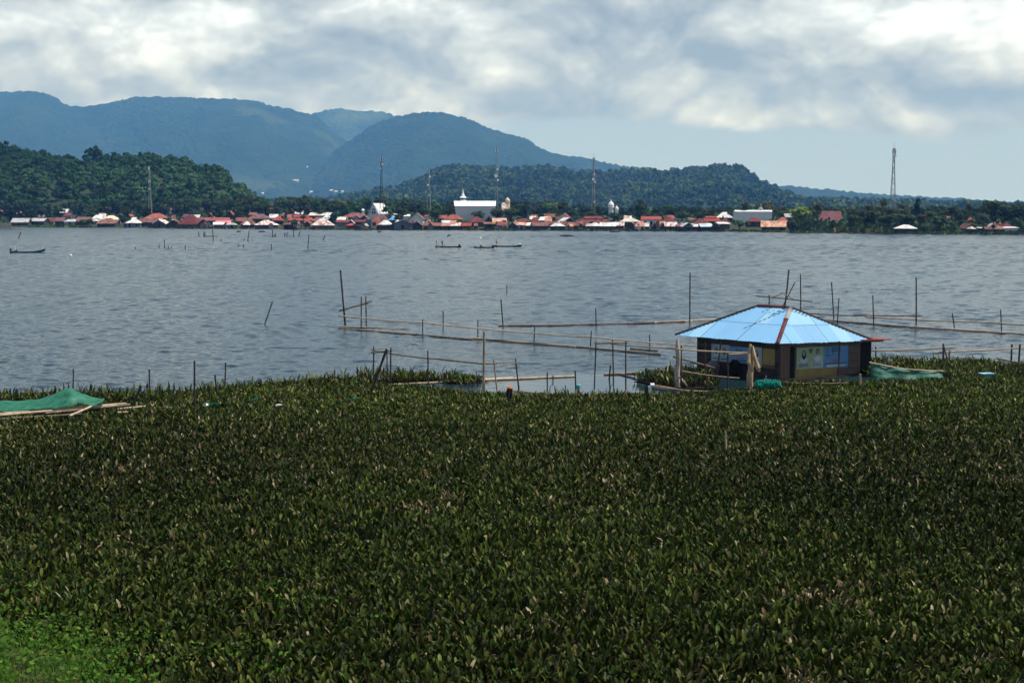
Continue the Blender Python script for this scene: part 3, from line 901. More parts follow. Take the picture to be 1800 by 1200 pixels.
for (xa, xb, za, zb) in ((-1.1, -.25, 12, 16.5), (.25, 1.1, 12, 16.5), (-.9, -.15, 18, 21), (.15, .9, 18, 21)):
    MB().box(xa, xb, -.06, -.004, za * k, zb * k).build('window', M['dark'], ch)
g = P(638, 386.5)
tt = empty('church_turret', g, 'slim white turret with a flared cap beside the gabled church', 'turret')
MB().lathe((0, 0, 0), [(.75, -.5), (.75, 3.9), (.95, 3.9), (.95, 4.1), (.55, 4.1), (.55, 5.0), (1.0, 5.0), (.1, 6.0)], 8).build('shaft', M['white'], tt)
MB().lathe((0, 0, 0), [(.58, 4.25), (.58, 4.85)], 8).build('louvre', M['grey_wall'], tt)

g = P(893, 387)
k = g.y / FPX
ms_ = empty('domed_tower', g, 'rust-streaked steep roof with a pale dome tower behind it', 'mosque', None, R(8))
MB().box(-2.9, 2.9, 0, 7, -.6, 14 * k).build('wall', M['grey_wall'], ms_)
rf = MB()
rf.hexa([(-3.1, -.3, 14 * k + .004), (3.1, -.3, 14 * k + .004), (3.1, 7.3, 14 * k + .004), (-3.1, 7.3, 14 * k + .004)], [(-2.9, 3.3, 30 * k), (-1.6, 3.3, 31 * k), (-1.6, 3.6, 31 * k), (-2.9, 3.6, 30 * k)])
rf.build('roof', M['r_rw'], ms_)
dm = MB().lathe((.9, 8.6, 0), [(1.3, -.5), (1.3, 31.5 * k), (1.5, 31.5 * k), (1.5, 32 * k), (1.25, 32.2 * k), (1.35, 34 * k), (1.2, 36 * k), (.75, 38 * k), (.2, 39.3 * k), (.05, 41 * k)], 14).build('dome', M['r_cre'], ms_, smooth=False)

for (px, top, rr_, lab) in ((1074, 351, 1.55, 'larger white mosque dome showing above the trees'), (1084, 361, .95, 'smaller white mosque dome beside the larger one')):
    g = P(px, 386)
    k = g.y / FPX
    H_ = (386 - top) * k
    d = empty('mosque_dome', g, lab, 'dome', 'mosque domes above the trees')
    MB().lathe((0, 0, 0), [(rr_ * .8, -.5), (rr_ * .8, H_ - rr_ * 2.6), (rr_ * 1.1, H_ - rr_ * 2.6), (rr_ * 1.1, H_ - rr_ * 2.45), (rr_, H_ - rr_ * 2.3), (rr_ * 1.05, H_ - rr_ * 1.8), (rr_ * .8, H_ - rr_ * 1.2), (rr_ * .38, H_ - rr_ * .75), (rr_ * .12, H_ - rr_ * .5)], 14).build('drum', M['white'], d)
    MB().lathe((0, 0, 0), [(rr_ * .1, H_ - rr_ * .5), (rr_ * .28, H_ - rr_ * .38), (rr_ * .1, H_ - rr_ * .2), (.03, H_)], 8).build('finial', M['white'], d)

g = P(1325, 392)
k = g.y / FPX
hl = empty('long_hall', g, 'long plain white hall with a small grey spire on its roof', 'hall', None, R(-2))
MB().box(-32 * k, 32 * k, 0, 8, -.6, 20 * k).build('wall', M['white'], hl)
MB().hexa([(-32.6 * k, -.4, 20 * k + .004), (32.6 * k, -.4, 20 * k + .004), (32.6 * k, 8.4, 20 * k + .004), (-32.6 * k, 8.4, 20 * k + .004)], [(-32.6 * k, 3, 22.5 * k), (32.6 * k, 3, 22.5 * k), (32.6 * k, 5, 22.5 * k), (-32.6 * k, 5, 22.5 * k)]).build('roof', M['white'], hl)
MB().lathe((14 * k, 4, 22 * k), [(.9, -.4), (.9, .7), (1.5, .7), (.5, 1.3), (.25, 1.9), (.03, 3.9)], 8).build('spire', M['grey_wall'], hl)

g = P(1463, 396)
k = g.y / FPX
gr = empty('great_roof_hall', g, 'hall under one great steep maroon roof, flaring at its foot', 'hall', None, R(-6))
MB().box(-22 * k, 22 * k, 1, 10, -.6, 5 * k).build('wall', M['grey_wall'], gr)
rf = MB()
z1_, z2_, z3_ = 5 * k + .004, 11 * k, 25 * k
rf.hexa([(-26 * k, -.8, z1_), (27 * k, -.8, z1_), (27 * k, 11.8, z1_), (-26 * k, 11.8, z1_)], [(-22 * k, 2.2, z2_), (19 * k, 2.2, z2_), (19 * k, 9, z2_), (-22 * k, 9, z2_)])
rf.hexa([(-22 * k, 2.2, z2_ + .003), (19 * k, 2.2, z2_ + .003), (19 * k, 9, z2_ + .003), (-22 * k, 9, z2_ + .003)], [(-15 * k, 5, z3_), (17.5 * k, 5, z3_), (17.5 * k, 6, z3_), (-15 * k, 6, z3_)])
rf.build('roof', M['r_pla'], gr)
dmr = MB().box(-5.4 * k, -3 * k, 3.4, 4.2, 17 * k, 20 * k).build('dormer', M['white'], gr)


# ---- masts
def mast(px, top, base, wpx, mt, lab, kind, panels):
    g = P(px, base)
    k = g.y / FPX
    H_ = (base - top) * k
    r = empty('lattice_mast', g, lab, 'mast', 'radio masts above the village')
    b = MB()
    n = max(int(H_ / 2.2), 8)
    wb, wt_ = wpx * k / 2, max(wpx * k * 0.12, .28)
    def wd(z):
        u = min(z / (H_ * .8), 1)
        return wb + (wt_ - wb) * u ** .8
    cs = [(-1, -1), (1, -1), (1, 1), (-1, 1)]
    t = .085 if kind != 'slim' else .07
    for c in cs:
        b.tube([(c[0] * wd(z), c[1] * wd(z), z) for z in np.linspace(-.5, H_, 9)], t * 1.3, 4)
    for i in range(n):
        za, zb = H_ * i / n, H_ * (i + 1) / n
        for j in range(4):
            c, c2 = cs[j], cs[(j + 1) % 4]
            if i % 2:
                c, c2 = c2, c
            b.tube([(c[0] * wd(za), c[1] * wd(za), za), (c2[0] * wd(zb), c2[1] * wd(zb), zb)], t * .7, 3, False)
            if i % 2 == 0:
                b.tube([(c[0] * wd(za), c[1] * wd(za), za), (c2[0] * wd(za), c2[1] * wd(za), za)], t * .7, 3, False)
    b.build('lattice', mt, r)
    MB().tube([(0, 0, H_ - 1), (0, 0, H_ + 2.2)], .05, 4).build('lightning_rod', M['steel_dark'], r)
    for (fz, a, s_, kd) in panels:
        z = H_ * fz
        rad = wd(z) + .35
        x, y = math.cos(a) * rad, math.sin(a) * rad
        if kd == 'p':
            MB().box(x - .16, x + .16, y - .1, y + .1, z - s_, z + s_).build('antenna_panel', M['white'], r)
        else:
            MB().tube([(x, y, z), (x + .1, y - .35, z)], [s_ * .6, s_], 10).build('dish', M['white'], r)


mast(264, 295, 388, 7, M['steel'], 'pale slim mast standing before the dark wooded hill', 'slim', [(.98, -1.2, 1.1, 'p'), (.98, -2.2, 1.1, 'p'), (.74, -1.0, 1.0, 'p'), (.74, -2.2, 1.0, 'p'), (.6, -1.5, .45, 'd')])
mast(671, 279, 388, 8, M['steel_dark'], 'tall dark lattice mast behind the steep gabled church', 'n', [(.97, -.6, 1.0, 'p'), (.9, -.6, .6, 'd'), (.83, -2.4, .5, 'd'), (.97, -2.2, 1.0, 'p')])
mast(754, 299, 388, 9, M['steel'], 'shorter patched grey mast beside the wooded hill foot', 'n', [(.96, -1, .7, 'p'), (.86, -.6, .6, 'd'), (.7, -2.2, .6, 'd'), (.5, -1.2, .5, 'd')])
mast(873, 264, 388, 5, M['steel'], 'thin grey mast rising beside the domed tower', 'slim', [(.98, -.4, .9, 'p'), (.98, -2.6, .9, 'p'), (.72, -.9, .7, 'd'), (.63, -2.2, .9, 'd'), (.57, -.7, .6, 'd')])
mast(1043, 279, 388, 8, M['steel_red'], 'red and white banded mast with dishes before the long hill', 'n', [(.98, -.5, 1.0, 'p'), (.98, -2.5, 1.0, 'p'), (.74, -1, .5, 'd'), (.66, -2.0, .7, 'd'), (.62, -.6, .5, 'd'), (.3, -1.3, .5, 'd')])
mast(1569, 262, 396, 12, M['steel'], 'tallest mast, standing alone against the open sky behind palms', 'n', [(.95, -.5, 1.1, 'p'), (.95, -1.6, 1.1, 'p'), (.95, -2.7, 1.1, 'p'), (.9, -1.0, .45, 'd')])

# ------------------------------------------------------------------ trees of the village, each its own thing
YG = leaf_mat('yellow-green foliage', 1.0, .25, .6, .2, (3.6, 2.9, 1.2))
BG = leaf_mat('fresh green foliage', 1.0, .25, .6, .2, (1.2, 1.6, 1.0))
OL = leaf_mat('dry olive foliage', 1.0, .2, .7, .2, (2.3, 1.35, 1.5))


def tree_px(kind, px, top, base, lab, group=None, wpx=None, mt=None, var=None):
    g = P(px, min(base, interp(SHORE, px) - .4))
    h = (base - top) * g.y / FPX
    wide = 1.0
    if wpx:
        wide = wpx * g.y / FPX / (8.2 * h / 10) if kind != 'palm_tree' else max(wpx * 1.5 * g.y / FPX / (6.4 * h / 10), .75)
    return plant(kind, g, h, lab, group, wide, var, mt)


NAMED = [  # single trees the eye picks out
    ('broadleaf_tree', 1408, 362, 402, 'big yellow-green tree beside the great maroon roof', 44, YG, 0), ('palm_tree', 1437, 351, 399, 'tall dark palm leaning over the great maroon roof', 24, None, 0),
    ('broadleaf_tree', 1125, 348, 391, 'tall dark conical tree above the red-roofed white house', 26, None, 7), ('palm_tree', 1313, 352, 392, 'dark palm beside the long white hall', 18, None, 1),
    ('broadleaf_tree', 1345, 353, 389, 'wide olive tree behind the long white hall', 44, OL, 4), ('broadleaf_tree', 1470, 362, 389, 'bright green low tree behind the great maroon roof', 34, BG, 2),
    ('palm_tree', 1553, 344, 400, 'highest palm beside the lone mast', 16, None, 2), ('palm_tree', 1530, 357, 402, 'dark palm standing apart from the lone mast palms, nearer the great roof', 26, None, 3),
    ('palm_tree', 1547, 360, 405, 'leaning palm just below the highest palm', 24, None, 4), ('palm_tree', 1567, 361, 404, 'palm at the foot of the lone mast', 26, None, 0), ('palm_tree', 1583, 354, 402, 'feathery palm rising beyond the foot of the lone mast', 26, None, 1),
    ('palm_tree', 1555, 377, 408, 'low shaggy palm over the waterline near the lone mast', 30, None, 3), ('palm_tree', 1598, 376, 406, 'low palm with shining fronds behind the white shelter', 30, None, 2), ('palm_tree', 1578, 374, 408, 'dense low palm directly behind the white shelter', 28, None, 4),
    ('palm_tree', 1516, 366, 404, 'palm on the great-roof side of the lone mast palms', 24, None, 1), ('palm_tree', 1538, 368, 406, 'full-headed palm low among the lone mast palms', 26, None, 2), ('palm_tree', 1590, 364, 405, 'dark palm between the lone mast and the round-headed tree', 26, None, 3),
    ('broadleaf_tree', 1528, 374, 405, 'dark bushy tree under the palms nearest the great roof', 30, None, 5), ('broadleaf_tree', 1560, 378, 407, 'dark bushy tree under the lone mast', 32, None, 2), ('broadleaf_tree', 1594, 377, 406, 'dark bushy tree behind the white shelter palms', 28, None, 8),
    ('broadleaf_tree', 1690, 366, 399, 'dark tree between the grove palms and the red roof', 34, None, 7), ('broadleaf_tree', 1500, 377, 402, 'dark tree at the open end of the great maroon roof', 34, None, 6), ('broadleaf_tree', 1775, 358, 400, 'dark crown joining the widest tree to the picture edge', 40, None, 4),
    ('broadleaf_tree', 1615, 347, 400, 'tall dark round-headed tree past the lone mast palms', 22, None, 3), ('broadleaf_tree', 1621, 372, 407, 'dry brown-leaved tree beyond the white shelter', 26, OL, 1), ('palm_tree', 1673, 360, 402, 'dark palm in the grove beyond the dry brown tree', 26, None, 0),
    ('palm_tree', 1700, 352, 396, 'slender palm above the red roof of the grove', 16, None, 1), ('palm_tree', 1728, 373, 408, 'palm with bright fronds in front of the wide dark tree', 26, None, 2), ('broadleaf_tree', 1745, 351, 400, 'widest dark tree of the far grove', 58, None, 0), ('broadleaf_tree', 1652, 378, 408, 'bright yellow-green bushy tree at the grove waterline', 30, BG, 2),
    ('broadleaf_tree', 173, 255, 300, 'tall emergent tree breaking the skyline of the dark hill', 24, None, 5), ('palm_tree', 263, 264, 300, 'lone palm on the skyline of the dark hill', 14, None, 1), ('palm_tree', 195, 338, 372, 'pale slender palm against the dark hill foot', 18, None, 3),
    ('broadleaf_tree', 417, 336, 372, 'light green tree at the nose of the dark hill', 22, BG, 3), ('broadleaf_tree', 1800, 356, 402, 'dark tree cut by the picture edge behind the last houses', 46, None, 6), ('broadleaf_tree', 150, 386, 400, 'round green waterside bush tree beside the cream roof', 28, BG, 2),
    ('broadleaf_tree', 217, 379, 396, 'dark bush tree beside the cream roof', 22, None, 4), ('broadleaf_tree', 1300, 389, 407, 'olive bush tree at the waterline below the long white hall', 26, BG, 6), ('broadleaf_tree', 1392, 385, 408, 'brown-green bush tree below the yellow-green tree', 26, OL, 5),
    ('broadleaf_tree', 517, 386, 403, 'green bush tree behind the rusty waterside pavilion', 20, BG, 1), ('broadleaf_tree', 840, 370, 392, 'light green tree spreading before the white slab church', 26, BG, 4), ('broadleaf_tree', 875, 366, 393, 'dark tree beside the corner of the white slab church', 32, None, 6), ('palm_tree', 534, 376, 398, 'small dark palm before the tiered red roof', 14, None, 0),
    ('broadleaf_tree', 586, 374, 394, 'dark conical tree between grey beige and white roofs', 22, None, 3), ('broadleaf_tree', 700, 375, 396, 'dark tree beside the bright blue roof', 20, None, 1)]
for (kd, px, top, base, lab, wpx, mt, var) in NAMED:
    if px in (173, 263) and top < 270:      # on the hill itself
        i = int(np.argmin(abs(lef[0] - px)))
        j = int((lef[1] <= 0.93).sum()) - 1
        q = lef[2][i, j]
        dd = q[1] / FPX
        zt = atY(px, top, q[1]).z
        plant(kd, (KX(px) * q[1], q[1], q[2]), zt - q[2], lab, None, wpx * dd / (8.2 * (zt - q[2]) / 10), var, mt)
    else:
        tree_px(kd, px, top, base, lab, None, wpx, mt, var)

BELT_TOP = [(-60, 345), (60, 348), (200, 348), (330, 345), (420, 342), (470, 348), (540, 344), (600, 347), (660, 348), (700, 347), (760, 352), (800, 352), (900, 354), (960, 352), (1000, 357), (1050, 359), (1100, 362), (1200, 360), (1300, 367), (1370, 366), (1400, 372), (1500, 374), (1560, 375), (1640, 372), (1700, 366), (1830, 360)]
BELT = []
for rowi, (step, base, dy) in enumerate(((12, 379, 0), (14, 383, 5), (30, 389.5, 12))):
    x = -55 + rowi * 7
    while x < 1835:
        if rowi == 2 and 785 < x < 890 or rowi == 1 and 800 < x < 872 or rowi > 0 and 632 < x < 676:
            x += 10
            continue
        BELT.append((x + rnd.uniform(-5, 5), interp(BELT_TOP, x) + dy + rnd.uniform(-3.5, 5), base + rnd.uniform(-1.5, 1.5)))
        x += step * rnd.uniform(.8, 1.25)
for (px, top, base) in sorted(BELT):
    palm = rnd.random() < (.45 if px < 330 or px > 1480 else .2)
    kd = 'palm_tree' if palm else 'broadleaf_tree'
    key = 'palm' if palm else 'leafy'
    lab = f'{"belt palm" if palm else "leafy belt tree"} behind the village, {where(px, key)}'
    g = P(px, base)
    h = (base - top) * g.y / FPX
    plant(kd, g, max(h, 5), lab, 'palms in the tree belt' if palm else 'leafy trees in the belt behind the village', rnd.uniform(.85, 1.3) * (1 if palm else 10 / max(h, 7) * rnd.uniform(.85, 1.1)),
          mt=None if palm or rnd.random() < .75 else rnd.choice([BG, OL]))
# slope gardens at the foot of the dark hill
for k in range(26):
    px = rnd.uniform(-30, 330)
    base = rnd.uniform(360, 378)
    i = int(np.argmin(abs(lef[0] - px)))
    q = lef[2][i, 2 + k % 4]
    palm = rnd.random() < .6
    lab = f'{"palm" if palm else "leafy tree"} on the lower slope of the dark hill, {ORD[k]} from its open end'
    plant('palm_tree' if palm else 'broadleaf_tree', tuple(q), rnd.uniform(8, 13), lab, 'trees at the foot of the dark hill', rnd.uniform(.8, 1.1))


# shoreline reeds and shrubs: ground cover
def shore_cover():
    Vs, Qs, Cs, o = [], [], [], 0
    n = 9000
    px = nrg.uniform(-300, 2100, n)
    keep = (vnoise(px * .035, px * 0, 3) > -.25) | (px > 1395)
    px = px[keep]
    big = (px > 1440) & (px < 1560)
    ys = np.array([shoreY(p) for p in px])
    t = nrg.uniform(-3.0, 5.0, len(px)) + np.where(big, nrg.uniform(0, 14, len(px)), 0)
    Yd = ys + t
    h = nrg.uniform(.15, .75, len(px)) * np.where(big, 2.6, 1.0) + np.where((px < 130), .35, 0)
    Pp = np.stack([(px - 900) / FPX * CT * Yd, Yd, np.clip(.03 * t, 0, 3) + h * .5], 1)
    Nn = rand_dirs(len(px)); Nn[:, 2] *= .4
    Nn /= np.linalg.norm(Nn, axis=1, keepdims=True)
    cb = np.array([(.055, .085, .025), (.09, .095, .035), (.035, .055, .02), (.12, .10, .05)])[nrg.integers(0, 4, len(px))]
    cb = np.where((px < 160)[:, None], np.array([[.06, .11, .03]]), cb) * nrg.uniform(.7, 1.3, (len(px), 1))
    v, q, c = leaf_quads(Pp, Nn, h * .9 + .2, cb, .8)
    tag(link('shore_vegetation', np_mesh('shore_vegetation', v, q, c), M['tree']), 'reeds and low scrub along the far waterline', kind='stuff')


shore_cover()


# undergrowth that fills the ground between and behind the houses
def undergrowth():
    n = 26000
    px = nrg.uniform(-300, 2100, n)
    ys = np.array([shoreY(p) for p in px])
    t = np.where(nrg.uniform(0, 1, n) < .12, nrg.uniform(25, 130, n), nrg.uniform(130, 330, n))
    Yd = ys + t
    h = nrg.uniform(.8, 2.6, n)
    z = np.interp(t, [0, 200, 9000], [.3, 6.3, 6.5])
    m_ = 9000          # thicker scrub on the wooded end of the shore
    px[:m_] = nrg.uniform(1388, 2100, m_)
    t[:m_] = nrg.uniform(3, 130, m_)
    Yd[:m_] = np.array([shoreY(p) for p in px[:m_]]) + t[:m_]
    h[:m_] = nrg.uniform(1.0, 3.4, m_)
    z = np.interp(t, [0, 200, 9000], [.3, 6.3, 6.5])
    clear = (np.abs(px - 1595) < 24) & (t < 28) | (px > 1688) & (px < 1800) & (t < 22)
    h[clear] = .4
    Pp = np.stack([(px - 900) / FPX * CT * Yd, Yd, z + h * nrg.uniform(.1, 1, n)], 1)
    Nn = rand_dirs(n)
    Nn[:, 2] = np.abs(Nn[:, 2])
    cb = GREENS[nrg.integers(0, 5, n)] * nrg.uniform(.7, 1.4, (n, 1))
    v, q, c = leaf_quads(Pp, Nn, nrg.uniform(.7, 1.6, n), cb, .75)
    tag(link('undergrowth', np_mesh('undergrowth', v, q, c), M['tree']), 'bushes and banana plants filling the ground behind the houses', kind='stuff')


undergrowth()

# ------------------------------------------------------------------ water hyacinth beds
def wpoly(pts):
    return np.array([list(at(x, y, 0.0))[:2] for x, y in pts])


BED_MAIN = wpoly(FARLINE + [(2150, 1400), (-380, 1400)])
BED_STRIP = wpoly([(628, 674), (660, 669), (705, 666), (765, 666.5), (840, 669), (862, 673), (845, 674), (760, 673), (700, 676), (640, 684)])
BED_RIGHT = wpoly([(1500, 645), (1536, 642), (1570, 640), (1625, 647), (1660, 645), (1725, 645), (1765, 651), (1830, 649), (2150, 640), (2150, 662), (1800, 668), (1700, 674), (1645, 664), (1580, 663), (1520, 662)])
BED_HUT = wpoly([(1112, 669), (1150, 663), (1196, 656), (1232, 656), (1262, 668), (1262, 684), (1190, 686), (1140, 676)])
EXCL = wpoly([(-90, 716), (150, 712), (275, 714), (268, 730), (160, 738), (-90, 748)])
WEEDLINE = [(-380, 1040), (-50, 1062), (60, 1080), (150, 1100), (250, 1135), (330, 1180), (390, 1240), (480, 1400)]
BANK = wpoly(WEEDLINE + [(-380, 1400)])


def inpoly(x, y, poly):
    r = np.zeros(x.shape, bool)
    n = len(poly)
    for i in range(n):
        x0, y0 = poly[i]; x1, y1 = poly[(i + 1) % n]
        c = ((y0 > y) != (y1 > y)) & (x < (x1 - x0) * (y - y0) / (y1 - y0 + 1e-12) + x0)
        r ^= c
    return r


# hut frame (needed to keep plants out of it)
HC = at(1367, 603, 1.9)
HC = Vector((HC.x, HC.y, 0))
HU = Vector((math.cos(R(132)), math.sin(R(132)), 0))
HV = Vector((math.cos(R(28)), math.sin(R(28)), 0))


def hp(a, b, z=0.0):
    return HC + HU * a + HV * b + Vector((0, 0, z))


HUTFOOT = np.array([list(hp(*q))[:2] for q in ((.25, .25), (5.6, .25), (5.6, 6.3), (.25, 6.3))])


def sample(poly, dens):
    x0, y0 = poly.min(0); x1, y1 = poly.max(0)
    n = int((x1 - x0) * (y1 - y0) * dens)
    x, y = nrg.uniform(x0, x1, n), nrg.uniform(y0, y1, n)
    k = inpoly(x, y, poly) & ~inpoly(x, y, HUTFOOT) & (np.abs(x) < .40 * y + 3.5)
    return x[k], y[k]


ROWS_FULL = np.array([0.0, 0.42, 0.58, 0.80, 0.94, 1.0])
WID_FULL = np.array([0.10, 0.14, 0.85, 1.0, 0.62, 0.06])
ROWS_LO = np.array([0.0, 0.45, 0.75, 1.0])
WID_LO = np.array([0.10, 0.45, 1.0, 0.25])


def leaf_batch(x, y, full, hmul=1.0, dead=0.022):
    n = len(x)
    rows, wid = (ROWS_FULL, WID_FULL) if full else (ROWS_LO, WID_LO)
    m = len(rows)
    patch = vnoise(x * .55, y * .55, 101)
    fine = vnoise(x * 2.2, y * 2.2, 102)
    L = nrg.uniform(.24, .42, n) * (1 + .16 * patch + .10 * fine) * hmul * np.where(inpoly(x, y, EXCL), .55, 1.0)
    W = nrg.uniform(.025, .046, n) * (1.0 if full else 1.15)
    yaw = nrg.uniform(0, 2 * math.pi, n)
    lean0 = np.abs(nrg.normal(0.10, .20, n))
    curve = nrg.uniform(.15, 1.15, n) * nrg.uniform(.35, 1, n)
    face = nrg.normal(0, .9, n)
    dx, dy = np.cos(yaw), np.sin(yaw)
    V = np.zeros((n, m, 3, 3))
    cx, cy, cz = x.copy(), y.copy(), np.zeros(n) + nrg.uniform(.0, .07, n)
    prev = 0.0
    for i in range(m):
        ang = lean0 + curve * rows[i] ** 1.6 * 1.5
        stp = (rows[i] - prev) * L
        prev = rows[i]
        cx = cx + np.sin(ang) * dx * stp
        cy = cy + np.sin(ang) * dy * stp
        cz = cz + np.cos(ang) * stp
        w_ = wid[i] * W
        # blade side vector: across the lean, twisted a little, cupped upward
        sx = -dy * np.cos(face) + dx * np.sin(face) * .6
        sy = dx * np.cos(face) + dy * np.sin(face) * .6
        cup = w_ * .45
        V[:, i, 1] = np.stack([cx, cy, cz], 1)
        V[:, i, 0] = np.stack([cx + sx * w_ - dx * cup * .6, cy + sy * w_ - dy * cup * .6, cz + cup * .3], 1)
        V[:, i, 2] = np.stack([cx - sx * w_ - dx * cup * .6, cy - sy * w_ - dy * cup * .6, cz + cup * .3], 1)
    base = np.arange(n)[:, None, None] * (m * 3)
    i, j = np.meshgrid(np.arange(m - 1), np.arange(2), indexing='ij')
    a = (i * 3 + j).ravel()
    q = np.stack([a, a + 1, a + 4, a + 3], 1)[None] + base
    pal = np.array([(.046, .068, .010), (.068, .082, .012), (.028, .050, .009), (.115, .118, .026), (.055, .055, .010), (.16, .145, .04)])
    ch = nrg.choice(6, n, p=[.30, .22, .22, .12, .09, .05])
    C = pal[ch] * np.exp(nrg.normal(-.60, .42, (n, 1))) * np.array([.92, 1.10, .92]) * (1 + .65 * np.clip((y - 50) / 10, 0, 1))[:, None] * (1 + .22 * vnoise(x * .25, y * .25, 105))[:, None]
    dpatch = np.clip(vnoise(x * .7 + 3, y * .7, 106) - .75, 0, 1) * .25
    for (ex, ey, er) in DEADP:
        dpatch = dpatch + np.clip(1.15 - np.hypot((x - ex) / er, (y - ey) / (er * .8)), 0, .6)
    dd = nrg.uniform(0, 1, n) < dead + dpatch * .75
    C[dd] = np.array([(.25, .20, .10), (.15, .11, .055), (.33, .28, .16), (.09, .065, .035)])[nrg.integers(0, 4, dd.sum())]
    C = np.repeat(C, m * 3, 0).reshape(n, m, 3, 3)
    C[:, 0] = np.array([.020, .015, .008])      # stalk bases painted dark brown for the shade between leaves
    C[:, 1] = .5 * C[:, 1] + .5 * np.array([.020, .016, .008])  # painted shade fades out up the stalk
    return V.reshape(-1, 3), q.reshape(-1, 4), C.reshape(-1, 3)


DEADP = []
for (px, py, r_) in ((1440, 1058, .95), (1500, 1030, .5), (1415, 1195, .6), (740, 900, .8), (790, 880, .55), (980, 885, .55), (1770, 850, .7), (1330, 980, .35), (1730, 1160, .3)):
    q = at(px, py, .2)
    DEADP.append((q.x, q.y, r_))

def bank_h(x, y):
    d = np.full(x.shape, 9.0)
    n = len(WEEDLINE)
    for i in range(n - 1):
        a, b_ = BANK[i], BANK[i + 1]
        ab = b_ - a
        t = np.clip(((x - a[0]) * ab[0] + (y - a[1]) * ab[1]) / (ab @ ab), 0, 1)
        d = np.minimum(d, np.hypot(x - a[0] - t * ab[0], y - a[1] - t * ab[1]))
    return np.where(inpoly(x, y, BANK), np.minimum(d * .12, .6), 0.0)


SPLIT = 41.0
parts = []
x, y = sample(BED_MAIN, 240)
k = inpoly(x, y, BANK) & (nrg.uniform(0, 1, len(x)) > .75 + .35 * vnoise(x * 1.5, y * 1.5, 125) - .30 * bank_h(x, y) / .12)
x, y = x[~k], y[~k]
# open gaps between clumps
gap = vnoise(x * 3.1, y * 3.1, 108) + .5 * vnoise(x * 6.0, y * 6.0, 109)
keep = nrg.uniform(0, 1, len(x)) < np.clip(.95 + gap * .55, .25, 1)
x, y = x[keep], y[keep]
nearm = y < SPLIT
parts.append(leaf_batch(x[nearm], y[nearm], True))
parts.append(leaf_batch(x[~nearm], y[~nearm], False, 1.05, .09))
for bed, hm in ((BED_STRIP, 1.15), (BED_RIGHT, 1.3), (BED_HUT, 1.15)):
    x, y = sample(bed, 150 if bed is not BED_HUT else 85)
    gg = vnoise(x * 2.0, y * 2.0, 130) + .5 * vnoise(x * 5, y * 5, 131) > -.45
    x, y = x[gg], y[gg]
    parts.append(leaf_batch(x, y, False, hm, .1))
# taller plants along the lake-side edge of the main bed and of the strips
ex, ey = [], []
for line, n in ((FARLINE[:8], 2200), ([(628, 673), (700, 668), (765, 669), (840, 675)], 420), ([(1512, 646), (1570, 642), (1625, 648), (1725, 647), (1765, 652), (1830, 651), (2000, 646)], 900), ([(1130, 668), (1160, 664), (1200, 658), (1228, 660)], 200), ([(860, 706), (1000, 709), (1150, 706)], 260)):
    W_ = wpoly(line)
    seg = np.linalg.norm(np.diff(W_, axis=0), axis=1)
    cs = np.concatenate([[0], np.cumsum(seg)])
    u = nrg.uniform(0, cs[-1], n)
    ex.append(np.interp(u, cs, W_[:, 0])); ey.append(np.interp(u, cs, W_[:, 1]) - np.abs(nrg.normal(0, .9, n)))
ex, ey = np.concatenate(ex), np.concatenate(ey)
kk = ~inpoly(ex, ey, HUTFOOT)
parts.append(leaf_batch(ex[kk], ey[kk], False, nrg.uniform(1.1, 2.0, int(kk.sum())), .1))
o = 0
Vs, Qs, Cs = [], [], []
for v, q, c in parts:
    Vs.append(v); Qs.append(q + o); Cs.append(c)
    o += len(v)
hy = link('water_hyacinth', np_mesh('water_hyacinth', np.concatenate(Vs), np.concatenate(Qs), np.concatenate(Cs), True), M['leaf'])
tag(hy, 'dense bed of water hyacinth leaves covering the near water', kind='stuff')

# rotting mat that the plants stand in
b = MB()
for poly in (BED_MAIN, BED_STRIP, BED_RIGHT, BED_HUT):
    vs = [(p[0], p[1], .012 if poly is BED_MAIN else .05) for p in poly]
    b.add(vs, [tuple(range(len(vs)))[::-1]])
me = bpy.data.meshes.new('mud')
me.from_pydata(b.v, [], b.f)
bm = bmesh.new(); bm.from_mesh(me)
bmesh.ops.triangulate(bm, faces=bm.faces[:])
for f in bm.faces:
    if f.normal.z < 0:
        f.normal_flip()
bm.to_mesh(me); bm.free()
tag(link('mud', me, M['bed']), 'dark rotting mat under the water plants', kind='structure')


# grassy bank with creeping weeds at the near corner
gx, gy = np.meshgrid(np.arange(-18, -3, .25), np.arange(19.5, 34, .25), indexing='ij')
hz = bank_h(gx, gy)
hz = np.where(hz > 0, hz + .03, -.08)
n0, n1 = gx.shape
ii, jj = np.meshgrid(np.arange(n0 - 1), np.arange(n1 - 1), indexing='ij')
a = (ii * n1 + jj).ravel()
quads = np.stack([a, a + n1, a + n1 + 1, a + 1], 1)
quads = quads[(hz.ravel()[quads] > 0).any(1)]
tag(link('bank', np_mesh('bank', np.stack([gx, gy, hz], -1).reshape(-1, 3), quads, smooth=True), mat('bank soil', (.04, .05, .02), .95, (.05, .035, .02), 2.0)), 'low earth bank under the grass', kind='structure')


def sprinkle(n, fn):
    x, y = nrg.uniform(-14, 6, n), nrg.uniform(20, 33, n)
    k = nrg.uniform(0, 1, n) < fn(x, y)
    return x[k], y[k]


def dist_bank(x, y):
    n = len(WEEDLINE); d = np.full(x.shape, 9.0)
    for i in range(n - 1):
        a, b_ = BANK[i], BANK[i + 1]; ab = b_ - a
        t = np.clip(((x - a[0]) * ab[0] + (y - a[1]) * ab[1]) / (ab @ ab), 0, 1)
        d = np.minimum(d, np.hypot(x - a[0] - t * ab[0], y - a[1] - t * ab[1]))
    return np.where(inpoly(x, y, BANK), -d, d)


